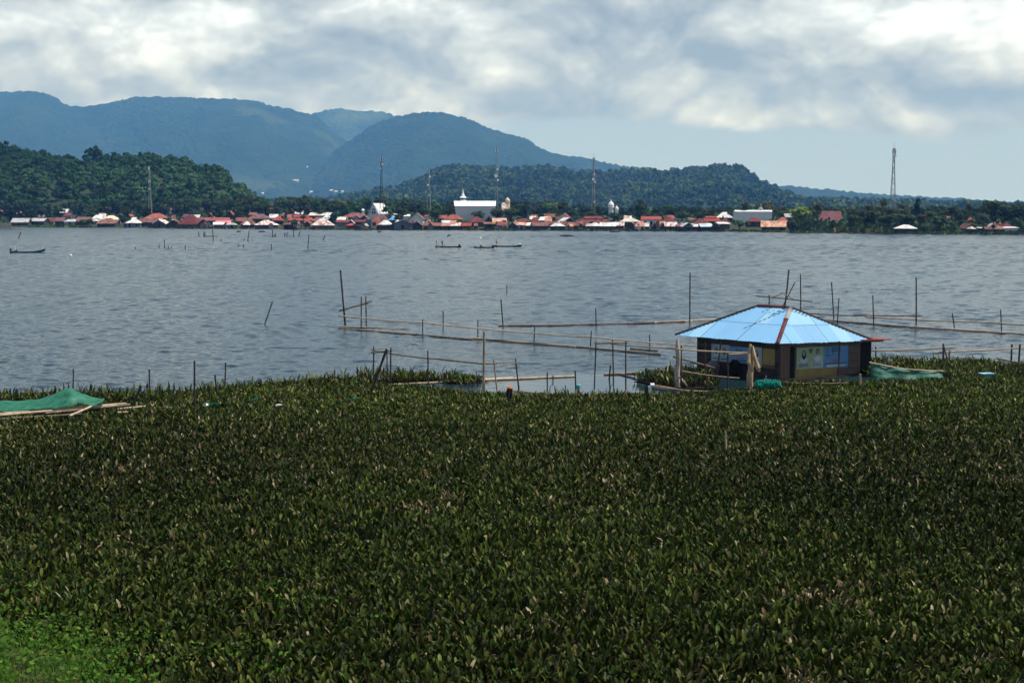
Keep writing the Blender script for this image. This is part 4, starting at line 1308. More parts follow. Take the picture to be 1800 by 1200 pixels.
# broad-leaved weeds creep from the bank into the bed
x, y = sprinkle(150000, lambda x, y: np.clip(.22 - dist_bank(x, y) * .14 + .55 * vnoise(x * 1.5, y * 1.5, 120) + .35 * vnoise(x * 4, y * 4, 123), 0, .30) * (dist_bank(x, y) < 5))
n = len(x)
z = bank_h(x, y) + nrg.uniform(.05, .34, n)
Nn = rand_dirs(n) * .75 + np.array([0, 0, .8])
Nn /= np.linalg.norm(Nn, axis=1, keepdims=True)
cb = np.array([(.055, .145, .016), (.080, .180, .02), (.034, .095, .013), (.13, .19, .03)])[nrg.choice(4, n, p=[.4, .3, .22, .08])] * nrg.uniform(.75, 1.25, (n, 1))
v, q, c = leaf_quads(np.stack([x, y, z], 1), Nn, nrg.uniform(.018, .06, n), cb, .75)
tag(link('weeds', np_mesh('weeds', v, q, c), M['grass']), 'bright green creeping weeds along the near bank', kind='stuff')
# grass blades at the corner
x, y = sprinkle(260000, lambda x, y: np.clip(-dist_bank(x, y) * .30 - .30 + .45 * vnoise(x * 1.2, y * 1.2, 121) + .25 * vnoise(x * 3.3, y * 3.3, 124), 0, .5))
n = len(x)
z0 = bank_h(x, y)
yaw = nrg.uniform(0, 6.28, n); h = nrg.uniform(.10, .30, n); ln = nrg.uniform(.1, .8, n)
sx, sy = -np.sin(yaw) * .009, np.cos(yaw) * .009
V = np.zeros((n, 6, 3))
for i, f in enumerate((0, .55, 1)):
    off = ln * h * f ** 2
    px_, py_, pz_ = x + np.cos(yaw) * off, y + np.sin(yaw) * off, z0 + h * f * (1 - .25 * f * ln)
    wv = (1, .8, .12)[i]
    V[:, i * 2] = np.stack([px_ + sx * wv, py_ + sy * wv, pz_], 1)
    V[:, i * 2 + 1] = np.stack([px_ - sx * wv, py_ - sy * wv, pz_], 1)
bq = np.arange(n)[:, None, None] * 6
q = (np.array([[0, 1, 3, 2], [2, 3, 5, 4]])[None] + bq).reshape(-1, 4)
cb = np.array([(.060, .135, .014), (.085, .165, .02), (.042, .10, .013)])[nrg.integers(0, 3, n)] * nrg.uniform(.75, 1.25, (n, 1))
tag(link('grass', np_mesh('grass', V.reshape(-1, 3), q, np.repeat(cb, 6, 0)), M['grass']), 'fresh green grass at the near corner of the bank', kind='stuff')


# ------------------------------------------------------------------ stakes, rails and floats of the fish pens
def bumps(p0, p1, r, node=.42, sag=0.0, taper=1.0):
    """bamboo: a line of points with node rings"""
    p0, p1 = Vector(p0), Vector(p1)
    L = (p1 - p0).length
    n = max(3, min(int(L / node), 60))
    ph = rnd.uniform(0, 6)
    pts, rs = [], []
    side = (p1 - p0).cross(Vector((0, 0, 1)))
    side = side.normalized() if side.length > 1e-6 else Vector((1, 0, 0))
    for i in range(n + 1):
        u = i / n
        q = p0.lerp(p1, u) - Vector((0, 0, sag * 4 * u * (1 - u))) + side * math.sin(u * 5 + ph) * L * .0035 * (0 < i < n)
        pts.append(q)
        rs.append(r * (1 + (taper - 1) * u) * (1.12 if i % 2 else .96))
    return pts, rs


def stake(x0, y0, x1, y1, wpx, label, mt='stake', kind='stake', cat='stake', group='stakes of the fish pens', z=0.0, deep=.6):
    b_ = at(x1, y1, z)
    t = atY(x0, y0, b_.y)
    r = wpx / 2 * b_.y / FPX
    d = (t - b_).normalized()
    pts, rs = bumps(b_ - d * deep, t, r, .35, 0, .9)
    o = MB().tube(pts, rs, 7).build(kind, M[mt], loc=b_, smooth=False, world=True)
    return tag(o, label, cat, group)


def rail(a, b_, wpx, label, mt='bamboo', kind='bamboo_rail', cat='bamboo rail', group='bamboo rails of the fish pens', sag=0.0, taper=.85):
    p, q = atY(a[0], a[1], at(a[0], a[2], 0).y), atY(b_[0], b_[1], at(b_[0], b_[2], 0).y)
    r = wpx / 2 * (p.y + q.y) / 2 / FPX
    pts, rs = bumps(p, q, r, .5, sag, taper)
    return tag(MB().tube(pts, rs, 7).build(kind, M[mt], loc=(p + q) / 2, world=True), label, cat, group)


def floater(a, b_, wpx, label, mt='bamboo', z=.04, group='bamboo floats lying on the water', kind='floating_bamboo', cat='bamboo float'):
    p, q = at(a[0], a[1], z), at(b_[0], b_[1], z)
    r = wpx / 2 * (p.y + q.y) / 2 / FPX
    pts, rs = bumps(p, q, r, .5, 0, .85)
    return tag(MB().tube(pts, rs, 8).build(kind, M[mt], loc=(p + q) / 2, world=True), label, cat, group)


ST_ = [
    (465.0, 571.0, 479, 530, 2.2, 'short stake leaning alone in the open lake'),
    (607, 574, 598.4, 475, 3.2, 'tallest leaning stake at the open-water corner of the pen'), (635, 579, 635, 521, 2.2, 'thin stake just beside the tallest leaning corner stake'), (644, 575, 643, 520, 2.2, 'farther of the two thin stakes by the pen corner'),
    (743, 590, 743, 561, 2, 'short stake tying the far rail to its float, next after the pen corner'), (840, 594, 840, 562, 2, 'short stake under the bend of the long far rail'), (938.5, 604, 940, 573, 2, 'short stake midway along the long far rail'), (1037.6, 612, 1039.6, 581, 2, 'short stake at the green-tied joint of the far rail'), (1142, 618, 1142, 588, 2, 'short stake near the end of the double float'),
    (779, 578, 779, 547, 2, 'stake standing free behind the far rail'), (884.4, 574, 880.5, 526, 2.3, 'leaning stake at the tip of the straight back float'), (1048, 571, 1047, 542, 2, 'short stake midway along the straight back float'), (891, 514, 891, 501, 1.6, 'smallest far stake out beyond the pens'), (1212.5, 568, 1213, 479, 2.4, 'tall straight pole behind the blue roof edge'),
    (1407.7, 556, 1407, 482.5, 2.2, 'tall pole just behind the roof top crosspole'), (1465.7, 562, 1461.7, 496, 2.2, 'taller of the paired poles behind the blue roof'), (1471.7, 570, 1474.7, 524, 2.0, 'shorter of the paired poles behind the blue roof'), (1536, 572, 1534, 519, 2.2, 'pole crossing the back rail beyond the blue roof'), (1610.5, 575, 1610.4, 488, 2.6, 'tallest pole of the back rail beyond the hut'), (1678, 579, 1674, 551, 2.2, 'leaning short stake on the back float beyond the tallest pole'), (1760.4, 583, 1759, 544, 2.2, 'last stake of the back float, close to the picture edge'),
    (656.5, 672, 657, 609, 2.6, 'outer corner post of the near pen frame'), (681, 676, 680, 614, 2.2, 'thin middle post of the near pen corner'), (686.6, 680, 687, 611, 2.8, 'thicker inner post of the near pen corner'), (753, 681, 752, 616, 2.6, 'post under the middle of the near sagging rail'), (850, 698, 851, 582, 4.6, 'thick tall bamboo post at the end of the near rail'), (875, 698, 868, 632, 2.8, 'leaning post beside the thick tall bamboo post'), (913, 693, 906, 630, 2.8, 'outermost leaning post holding two thin cords of bamboo'),
    (1044.4, 690, 1047.7, 600, 2.4, 'slanting post of the three-post gate in the calm water'), (1078.5, 688, 1077, 597, 2.4, 'middle post of the three-post gate in the calm water'), (1100, 691, 1100, 600, 2.6, 'post of the three-post gate closest to the hut'), (1071, 666, 1073, 642, 3.0, 'dark stub standing on the short float by the gate'),
    (962, 672, 962, 654, 2.6, 'dark stub at the near pale float'), (972, 669, 972, 660, 2.2, 'tiny stub beside the dark stub at the near float'), (1013, 706, 1011, 651, 2.8, 'post at the tip of the near pale float'), (994, 692, 994, 677, 1.8, 'thin stick in the calm water before the near float'),
    (128.5, 703, 129, 648, 2.6, 'stake poking up behind the green net tent'), (263, 703, 262.5, 649, 3.0, 'stake at the bed edge beyond the bamboo raft'), (342, 728, 342, 634, 3.6, 'thick stake rising from the bed near the silver pot'), (395, 691, 396.7, 637, 2.8, 'stake at the bed edge behind the teal net scrap'), (383, 706, 378, 659, 3.4, 'longer of two stubs leaning in the teal net scrap'), (372, 706, 366.7, 674, 2.8, 'shorter of two stubs leaning in the teal net scrap'), (253, 728, 254.5, 691, 2.4, 'short thin stake at the end of the bamboo raft'), (88.5, 731, 89.5, 687, 3.6, 'stake in front of the green net tent'), (75, 719, 75.5, 693, 2.4, 'stub under the slope of the green net tent'),
    (545.5, 704, 544.5, 680, 2.6, 'stub alone in the bed between silver pot and leaning pole'), (487, 695, 488, 682, 2.0, 'tiny stub in the bed near the white bottle'),
    (666.5, 851, 666, 817, 2.2, 'grey stick alone in the middle of the leaf bed'), (513, 862, 514, 848, 3.0, 'stub of a stick pair deep in the leaf bed'), (536, 866, 536, 846, 3.0, 'longer stub of the stick pair deep in the leaf bed'), (1277, 809, 1275, 758, 2.8, 'tall pale stick in the leaf bed below the hut'), (1243, 810, 1240, 795, 2.6, 'short stick near the tall pale stick'), (1138, 822, 1134, 795, 4.0, 'dark rotten stump in the leaf bed'),
    (1197.5, 683, 1197.5, 607, 2.6, 'thin post beside the pale dead trunk'), (1240, 678, 1239, 602, 3.0, 'post before the dark end of the hut wall'), (1257.5, 678, 1267.5, 600, 2.8, 'leaning stick before the hut posters'), (1279.5, 680, 1279.5, 616, 2.8, 'post before the blue poster in the shade'), (1189, 697, 1184, 669, 3.2, 'short bent stick below the pale dead trunk'), (1244, 690, 1242.5, 668, 2.4, 'short stick at the end of the low bamboo'), (1222.5, 682, 1222.5, 665, 2.2, 'stub among the plants between the two dead trunks'),
    (1658.6, 650, 1658, 604, 3.4, 'upright post of the crossed rail stand beyond the hut'), (1668, 646, 1668.7, 616, 3.0, 'short post beside the crossed rail stand'), (1777, 645, 1778.7, 605, 3.4, 'inner of two posts at the picture edge beyond the hut'), (1790, 648, 1793, 605, 3.4, 'outer of two posts at the picture edge beyond the hut'), (1539.4, 642, 1539.4, 609, 2.6, 'post behind the black end of the hut'), (1686, 668, 1686, 649, 2.6, 'pale stub before the dark netting'), (1668, 692, 1671, 652, 2.6, 'bent stick standing in front of the crossed rail stand'), (1512, 690, 1512, 657, 4.0, 'pale topped stump at the hut corner')]
for (x1, y1, x0, y0, wp, lab) in ST_:
    pale = any(s in lab for s in ('pale stick', 'pale stub', 'pale topped', 'thick tall', 'grey stick'))
    stake(x0, y0, x1, y1, wp * (1.25 if y1 > 780 else 1), lab, 'bamboo' if pale or 'stick pair' in lab or 'short stick near' in lab else 'stake')
stake(680, 613, 647, 703, 4.6, 'thick dark pole leaning against the near pen corner', 'stake', 'leaning_pole', 'pole')
stake(248, 678, 229, 723, 4.4, 'thick board leaning over the end of the bamboo raft', 'stake', 'leaning_board', 'board')
stake(896, 682, 882, 806, 2.2, 'long thin pole leaning in the bed under an orange-tied end', 'stake', 'leaning_pole', 'pole')
stake(1659, 609, 1672, 655, 3.6, 'crossed leaning stick of the rail stand beyond the hut', 'bamboo_dark', 'leaning_stick', 'stick')

RL = [
    ((595, 555, 576), (740, 567.3, 589), 2.4, 'far rail from the tallest leaning stake', 'bamboo'), ((735, 566, 589), (945, 586, 604), 2.6, 'far rail bending past the free standing stake', 'bamboo'), ((935, 585, 604), (1043, 592, 612), 2.4, 'far rail reaching the green-tied joint', 'bamboo'), ((1030, 591, 611), (1227, 608, 628), 2.4, 'far rail running in to the hut wall', 'bamboo'),
    ((596, 546.6, 574), (654, 529, 574), 3.0, 'slanting crosspole lashed high on the pen corner stakes', 'bamboo_dark'), ((606, 543, 573.5), (648, 533, 575), 2.4, 'second slanting crosspole on the pen corner stakes', 'bamboo_dark'),
    ((654, 615.5, 672), (770, 631, 682), 2.8, 'near rail from the pen corner to its splice', 'bamboo_dark'), ((766, 630.5, 682), (852, 640, 698), 3.2, 'near rail from the splice to the thick tall post', 'bamboo_dark'), ((652.6, 620, 672), (690, 616, 680), 3.0, 'short crosspiece on the near pen corner', 'bamboo_dark'), ((846, 638, 697), (873, 640, 697), 3.2, 'short crosspiece at the thick tall post', 'bamboo_dark'), ((872, 638, 697), (907, 637, 693), 1.8, 'upper thin cord of bamboo by the thick tall post', 'bamboo_dark'), ((871, 645, 697), (909, 638, 693), 1.8, 'lower thin cord of bamboo by the thick tall post', 'bamboo_dark'),
    ((1045, 603, 690), (1103, 602.5, 690), 3.4, 'double top bar of the three-post gate', 'bamboo_dark'), ((1072, 603.5, 688), (1190, 612, 684), 2.4, 'rail from the gate to the pale dead trunk', 'bamboo_dark'), ((1148, 609.5, 684), (1316, 620, 682), 3.0, 'long rail between the two dead trunks', 'bamboo'), ((1280, 622.5, 680), (1314, 621.5, 681), 2.4, 'short double rail at the tan split trunk', 'bamboo'),
    ((1184, 626.5, 680), (1256, 646.5, 670), 3.4, 'slanting dark rail below the pale dead trunk', 'bamboo_dark'), ((1196, 651.5, 681), (1300, 664.5, 678), 2.8, 'low slanting rail before the tyre', 'bamboo_dark'), ((1148, 679.5, 690), (1244, 688, 692), 3.4, 'lowest thick bamboo before the pale dead trunk', 'bamboo'), ((1371, 671.5, 684), (1491, 673, 688), 3.0, 'bamboo along the foot of the hut wall', 'bamboo_dark'),
    ((1413, 550, 560), (1524, 555, 568), 2.2, 'back rail rising behind the blue roof', 'bamboo_dark'), ((1500, 553.3, 568), (1622, 554.6, 575), 2.2, 'upper back rail crossing the tallest pole', 'bamboo_dark'), ((1521, 557, 569), (1762, 567.5, 583), 2.6, 'long back rail beyond the tallest pole', 'bamboo'), ((1755, 568.5, 583), (1860, 572, 592), 2.8, 'back rail leaving at the picture edge', 'bamboo'),
    ((1533, 616, 642), (1680, 610, 650), 2.8, 'pale rail from the black hut end to the rail stand', 'bamboo'), ((1641, 619.5, 650), (1860, 606, 646), 3.0, 'pale rail from the rail stand to the picture edge', 'bamboo'), ((1751, 629.5, 645), (1860, 647, 662), 3.0, 'dark rail sloping down at the picture edge', 'bamboo_dark'), ((1692, 656, 668), (1726, 661.5, 672), 3.2, 'dark stick lying before the blue basin', 'bamboo_dark'), ((1655, 651, 664), (1684, 664, 670), 2.2, 'low stick beside the pale stub', 'bamboo_dark')]
for a, b_, wp, lab, mt in RL:
    rail(a, b_, wp, lab, mt, sag=.05 if abs(a[0] - b_[0]) > 90 else 0)

FL = [
    ((595, 577), (832, 596.5), 3.6, 'outer half of the long far float', 'bamboo_dark'), ((829, 594.5), (1012, 609.5), 4.4, 'thicker middle of the long far float', 'bamboo'), ((1005, 608.5), (1161, 622.5), 4.0, 'hut end of the long far float', 'bamboo_dark'), ((1108, 612.3), (1156, 616), 3.2, 'short second float beside the hut end of the long float', 'bamboo_dark'), ((597, 574), (720, 578), 2.8, 'short float with reddish tip at the pen corner', 'bamboo'),
    ((876, 572.6), (968, 572), 3.0, 'straight back float, outer piece', 'bamboo_red'), ((966, 571.8), (1105, 568.3), 2.4, 'straight back float, thin middle piece', 'bamboo_red'), ((1103, 568.7), (1204, 565), 3.2, 'straight back float, thick dark piece', 'bamboo_red'), ((1150, 567), (1264, 561.5), 3.6, 'straight back float, end piece behind the roof', 'bamboo'),
    ((1440, 562), (1606, 575.5), 4.2, 'back float beyond the hut, thicker half', 'bamboo_dark'), ((1600, 574.5), (1860, 591), 4.6, 'back float beyond the hut reaching the picture edge', 'bamboo'),
    ((674, 676.5), (783, 671), 3.2, 'thin near float by the pen corner', 'bamboo'), ((781, 671), (902, 664.5), 5.6, 'thick pale near float', 'bamboo'), ((853, 667.5), (1010, 661), 3.6, 'near float ending at the post in the calm water', 'bamboo'),
    ((1062, 657.5), (1128, 655), 4.0, 'short dark float through the gate', 'bamboo_dark'), ((1080, 654.5), (1117, 664.5), 3.0, 'crooked piece crossing the gate float', 'bamboo_dark')]
for a, b_, wp, lab, mt in FL:
    floater(a, b_, wp, lab, mt)

# raft of bamboo lying on the bed at one side
for i, (a, b_, wp, lab, mt) in enumerate([
        ((-60, 732), (222, 709), 4.6, 'long pale bamboo at the back of the raft', 'bamboo'), ((-60, 735), (205, 712), 4.6, 'long pale bamboo in the middle of the raft', 'bamboo'), ((80, 726), (228, 711), 4.2, 'bamboo ending under the leaning board', 'bamboo_dark'),
        ((206, 719), (256, 714), 4.0, 'short bamboo beyond the raft end', 'bamboo'), ((207, 725), (226, 724), 3.6, 'shortest bamboo piece below the raft end', 'bamboo'), ((122, 731), (165, 712), 4.2, 'slanting bamboo laid across the raft', 'bamboo'), ((-60, 740), (150, 727), 3.6, 'front bamboo of the raft half under the leaves', 'bamboo_dark')]):
    floater(a, b_, wp, lab, mt, .34 + .03 * (i % 3) + (.12 if 'slanting' in lab else 0), 'bamboos of the raft beside the green net', 'raft_bamboo', 'bamboo')
floater((-40, 893), (216, 884), 2.0, 'thin weathered log lying in the leaf bed', 'bamboo_dark', .24, None, 'log', 'log')

# white-headed pipes, sagging rope pipe
pp = [atY(x, y, at(900, yb, 0).y) for x, y, yb in ((1142, 691, 698), (1142, 679, 698), (1144, 676.5, 698), (1150, 676.5, 698))]
el = MB().tube(pp, .085, 8).build('elbow_pipe', M['white'], loc=pp[0], world=True)
tag(el, 'white elbow pipe at the head of the low fence', 'pipe')
rail((1148, 677, 698), (1212, 688, 698), 3.6, 'grey pipe running from the white elbow', 'bamboo_dark', 'pipe', 'pipe', None)
pts = [atY(x, y, at(900, 703, 0).y) for x, y in ((897, 686), (925, 689.5), (967, 692.5), (1013, 694), (1081, 692.5), (1140, 690.5))]
tag(MB().tube(pts, .045, 6).build('sagging_pipe', M['bamboo_dark'], loc=pts[0], world=True), 'thin pipe sagging between the orange-tied post and the gate', 'pipe')
b_ = at(894, 722, 0)
t = atY(896, 681, b_.y)
op = empty('tied_post', b_, 'black wrapped post with an orange tie at its top', 'post')
MB().tube([Vector((0, 0, -.4)), (t - b_) * .6], .05, 7).build('pole', M['stake'], op)
MB().tube([(t - b_) * .55, (t - b_) * .75, (t - b_) * .97], [.09, .13, .12], 8).build('wrapping', M['black'], op)
MB().tube([(t - b_) * .93, (t - b_) * .96, (t - b_) * 1.04], [.11, .12, .08], 8).build('tie', mat('orange cloth', (.55, .16, .05), .8), op)
# teal bottle on a stub
b_ = at(1016.6, 694, 0)
stub = stake(1016.6, 684, 1016.6, 694, 4.2, 'short stub carrying a teal bottle', 'stake', group=None)
bt = empty('bottle', b_ + Vector((0, 0, .27)), 'upturned teal bottle on a stub in the calm water', 'bottle')
MB().lathe((0, 0, 0), [(.05, 0), (.10, .03), (.115, .06), (.115, .17), (.10, .2), (.03, .215)], 10).build('body', mat('teal plastic', (.10, .42, .42), .4), bt)
MB().lathe((0, 0, 0), [(.035, -.06), (.035, .003)], 8).build('neck', mat('pale plastic', (.5, .6, .6), .4), bt)


# dead trunks by the hut
def trunkpost(x, ytop, yb, wpx, mt, lab, kind):
    b_ = at(x, yb, 0)
    k = b_.y / FPX
    H_ = (yb - ytop) * k
    r = wpx * k / 2
    root = empty(kind, b_, lab, 'dead trunk')
    n = 9
    m = MB()
    pts = [(math.sin(i * 1.3) * r * .22, 0, -.5 + (H_ + .5) * i / n) for i in range(n + 1)]
    rs = [r * (1.05 - .25 * i / n) * (1 + .1 * math.sin(i * 2.1)) for i in range(n)] + [r * .35]
    m.tube(pts, rs, 9)
    m.build('trunk', M[mt], root)
    return root, k, H_, r


tr, k, H_, r = trunkpost(1191, 594, 682, 10, 'pale_post', 'pale weathered dead trunk standing outermost in the fence', 'dead_trunk')
MB().tube([(.05, -.15, .55), (.25, -.2, .35), (.42, -.22, .12)], [.06, .05, .03], 6).build('branch_stub', M['pale_post'], tr)
tr, k, H_, r = trunkpost(1319, 604, 686, 12, 'tan_post', 'tan split trunk with a hanging slab, before the hut wall', 'split_trunk')
MB().tube([(.05, -.1, H_ * .97), (.12, -.22, H_ * .75), (.30, -.26, H_ * .5), (.36, -.24, H_ * .42)], [.05, .10, .12, .05], 7).build('hanging_slab', M['tan_post'], tr)
MB().tube([(-.1, -.15, H_ * .8), (-.12, -.22, H_ * .62), (.08, -.26, H_ * .42)], [.06, .11, .05], 7).build('bark_flap', M['tan_post'], tr)

# ------------------------------------------------------------------ the hut with the blue roof
hut = empty('floating_hut', hp(0, 0, 0), 'wooden hut on the water under a blue corrugated hipped roof', 'hut')
LW, RW, HZ, ZR = 6.4, 5.9, 1.9, 3.42
ZE = {'C': 1.90, 'L': 1.90, 'R': 1.80, 'F': 1.85}
cen = hp(LW / 2, RW / 2)
RL_, RR_ = cen + HU * .80 + Vector((-.08, -.05, ZR)), cen - HU * 1.0 + Vector((.02, -.1, ZR - .02))
EC, EL, ER, EF = hp(0, 0, ZE['C']), hp(LW, 0, ZE['L']), hp(0, RW, ZE['R']), hp(LW, RW, ZE['F'])


def corrugated(A, B, T0, T1, seed):
    """corrugated slope over eave A-B, up to T0 (above A) and T1 (above B); returns verts, quads, tints"""
    e = (B - A); L = e.length; e.normalize()
    nrm_ = e.cross((T0 + T1) / 2 - A).normalized()
    if nrm_.z < 0:
        nrm_ = -nrm_
    s = nrm_.cross(e)
    if s.z < 0:
        s = -s
    u0, v0 = (T0 - A).dot(e), (T0 - A).dot(s)
    u1, v1 = (T1 - A).dot(e), (T1 - A).dot(s)
    du = .025
    n = int(L / du)
    rr = random.Random(seed)
    sheets = [[rr.uniform(.92, 1.05) for _ in range(40)] for _ in range(2)]
    Vv, Qq, Cc = [], [], []
    S = max(v0, v1)
    for course in range(2):
        s0, s1 = (0, .50 * S) if course == 0 else (.485 * S, S * 1.01)
        o = len(Vv)
        idx = {}
        for i in range(n + 1):
            u = i * L / n
            if u <= u0:
                sm = v0 * u / u0
            elif u >= u1:
                sm = v1 * (L - u) / (L - u1)
            else:
                sm = v0 + (v1 - v0) * (u - u0) / (u1 - u0 + 1e-9)
            a = s0 if course == 0 else min(s0, sm)
            b_ = min(s1, sm)
            w_ = .016 * math.sin(2 * math.pi * u / .155)
            sh = int(u / .78)
            seam = (u % .78) < .05
            tint = sheets[course][sh]
            for j in range(4):
                v = a + (b_ - a) * j / 3
                p = A + e * u + s * v + nrm_ * (w_ + .014 * course + .004 * (sh % 2))
                if j == 0 and course == 0:
                    p = p - s * (.04 + .05 * rr.random() * (sh % 2))
                Vv.append(tuple(p))
                c = np.array([.135, .335, .55]) * tint
                if (seed, course, sh) in PALE:
                    c = np.array([.20, .41, .57])
                if seam and (sh * 7 + course * 3 + seed) % 3 == 0:
                    c = c * .42
                Cc.append(c)
        for i in range(n):
            for j in range(3):
                q = o + i * 4 + j
                Qq.append((q, q + 4, q + 5, q + 1))
    return Vv, Qq, Cc


PALE = {(2, 1, 2), (2, 1, 3), (1, 0, 1), (2, 0, 5), (1, 1, 5)}
m_roof, t = new_mat('blue corrugated sheet')
a_ = t.n('ShaderNodeAttribute', dict(attribute_name='tint'))
g_ = t.n('ShaderNodeNewGeometry')
nz = t.noise(g_.outputs['Position'], 1.6, 6, .65)
nz2 = t.noise(g_.outputs['Position'], 14, 4, .6)
cc = t.mix(t.mr(nz.outputs['Fac'], .45, .75, 0, .18), a_.outputs['Color'], (.24, .40, .54, 1))
cc = t.mix(t.mr(nz2.outputs['Fac'], .66, .74, 0, .5), cc, (.13, .10, .09, 1))
p_ = t.n('ShaderNodeBsdfPrincipled', Base_Color=cc, Roughness=.55)
p_.inputs['Specular IOR Level'].default_value = .3
t.n('ShaderNodeOutputMaterial', Surface=p_)
hl_ = Vector(hut['_loc'])
Vv, Qq, Cc = [], [], []
for (A, B, T0, T1, sd_) in ((EL, EC, RL_, RR_, 1), (EC, ER, RR_, RR_, 2), (ER, EF, RR_, RL_, 3), (EF, EL, RL_, RL_, 4)):
    v, q, c = corrugated(A, B, T0, T1, sd_)
    o = len(Vv)
    Vv += [tuple(Vector(x_) - hl_) for x_ in v]; Qq += [tuple(i + o for i in f) for f in q]; Cc += c
roof = link('roof', np_mesh('roof', np.array(Vv), np.array(Qq), np.array(Cc)), m_roof, hut)
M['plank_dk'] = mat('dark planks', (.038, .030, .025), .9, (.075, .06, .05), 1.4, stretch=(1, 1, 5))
M['flash'] = mat('maroon flashing', (.13, .035, .035), .7, (.05, .02, .02), 5)
M['flash_grey'] = mat('grey flashing', (.33, .33, .33), .6)
up = Vector((0, 0, .045))


def strip(A, B, wd, mt, nm, parent):
    d = (B - A).normalized(); sd__ = d.cross(Vector((0, 0, 1))).normalized() * wd; nn = sd__.cross(d).normalized() * .02
    if nn.z < 0:
        nn = -nn
    m = MB().hexa([A - sd__ - nn * 2.2, B - sd__ - nn * 2.2, B + nn, A + nn], [A - sd__, B - sd__, B + nn * 2.6, A + nn * 2.6])
    m.hexa([A + nn * 1.2, B + nn * 1.2, B + sd__ - nn * 2.2, A + sd__ - nn * 2.2], [A + nn * 2.7, B + nn * 2.7, B + sd__, A + sd__])
    return m.build(nm, mt, parent, world=True)


for f in roof, :
    roof['_loc'] = list(hl_)
strip(EC.lerp(RR_, -.02) + up, EC.lerp(RR_, .66) + up, .10, M['flash'], 'hip_flashing', roof)
strip(EC.lerp(RR_, .655) + up * 1.3, RR_ + up * 1.3, .12, M['flash_grey'], 'hip_flashing', roof)
strip(EL.lerp(RL_, -.03) + up * 1.0, RL_ + up * 1.0, .045, M['plank_dk'], 'hip_flashing', roof)
strip(ER.lerp(RR_, -.02) + up * 1.0, RR_ + up * 1.0, .05, M['plank_dk'], 'hip_flashing', roof)
strip(EF + up * .6, RL_ + up * .6, .08, M['flash'], 'hip_flashing', roof)
strip(RL_ + up, RR_ + up, .12, M['flash'], 'ridge_cap', roof)
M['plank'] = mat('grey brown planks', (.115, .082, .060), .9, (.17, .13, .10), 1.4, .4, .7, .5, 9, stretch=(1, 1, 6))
M['plank_red'] = mat('red brown door', (.125, .072, .050), .9, (.19, .125, .09), 1.2, .4, .7, .4, 9, stretch=(5, 5, .6))
M['yellow'] = mat('faded yellow board', (.33, .23, .08), .85, (.19, .135, .06), 1.1, .4, .7)
ZT = 2.05
zt_ = 1.86


def wallL(a0, a1, z0, z1, off, th, nm, mt, parent=hut):      # panel on the wall that follows HU
    q = [hp(a0, .35 - off, 0), hp(a1, .35 - off, 0), hp(a1, .35 - off + th, 0), hp(a0, .35 - off + th, 0)]
    return MB().hexa([p + Vector((0, 0, z0)) for p in q], [p + Vector((0, 0, z1)) for p in q]).build(nm, mt, parent, world=True) if parent is not None else q


def wallR(b0, b1, z0, z1, off, th, nm, mt, parent=hut):
    q = [hp(.35 - off, b0, 0), hp(.35 - off, b1, 0), hp(.35 - off + th, b1, 0), hp(.35 - off + th, b0, 0)]
    return MB().hexa([p + Vector((0, 0, z0)) for p in q], [p + Vector((0, 0, z1)) for p in q]).build(nm, mt, parent, world=True)


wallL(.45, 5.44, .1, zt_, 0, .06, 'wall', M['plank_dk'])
wallR(.45, 5.57, .1, zt_ - .04, 0, .06, 'wall', M['plank'])
MB().hexa([hp(5.38, .36, .1), hp(5.44, .36, .1), hp(5.44, 5.6, .1), hp(5.38, 5.6, .1)], [hp(5.38, .36, zt_), hp(5.44, .36, zt_), hp(5.44, 5.6, zt_), hp(5.38, 5.6, zt_)]).build('wall', M['plank_dk'], hut, world=True)
MB().hexa([hp(.45, 5.52, .1), hp(5.3, 5.52, .1), hp(5.3, 5.57, .1), hp(.45, 5.57, .1)], [hp(.45, 5.52, zt_ - .06), hp(5.3, 5.52, zt_ - .06), hp(5.3, 5.57, zt_ - .06), hp(.45, 5.57, zt_ - .06)]).build('wall', M['plank_dk'], hut, world=True)
MB().hexa([hp(.15, .15, -.1), hp(5.6, .15, -.1), hp(5.6, 5.8, -.1), hp(.15, 5.8, -.1)], [hp(.15, .15, .09), hp(5.6, .15, .09), hp(5.6, 5.8, .09), hp(.15, 5.8, .09)]).build('floor', M['plank_dk'], hut, world=True)
MB().hexa([hp(.30, .30, .1), hp(.44, .30, .1), hp(.44, .44, .1), hp(.30, .44, .1)], [hp(.30, .30, 1.88), hp(.44, .30, 1.88), hp(.44, .44, 1.88), hp(.30, .44, 1.88)]).build('corner_post', M['plank_dk'], hut, world=True)
wallR(.52, 1.10, .12, 1.72, .03, .028, 'door', M['plank_red'])
wallR(1.12, 1.40, .12, 1.66, .012, .010, 'doorway', M['dark'])
wallR(1.45, 4.05, .10, .62, .03, .028, 'board', M['yellow'])
wallR(4.06, 4.75, .10, .60, .03, .028, 'board', M['plank'])
wallR(4.77, 5.56, .95, 1.55, .028, .026, 'board', M['plank'])
wallR(4.77, 5.56, .12, .93, .03, .028, 'board', M['plank'])
wallL(.47, 1.22, .75, 1.55, .03, .028, 'board', M['yellow'])
wallL(.47, 1.22, .60, .72, .05, .045, 'shelf', M['plank'])
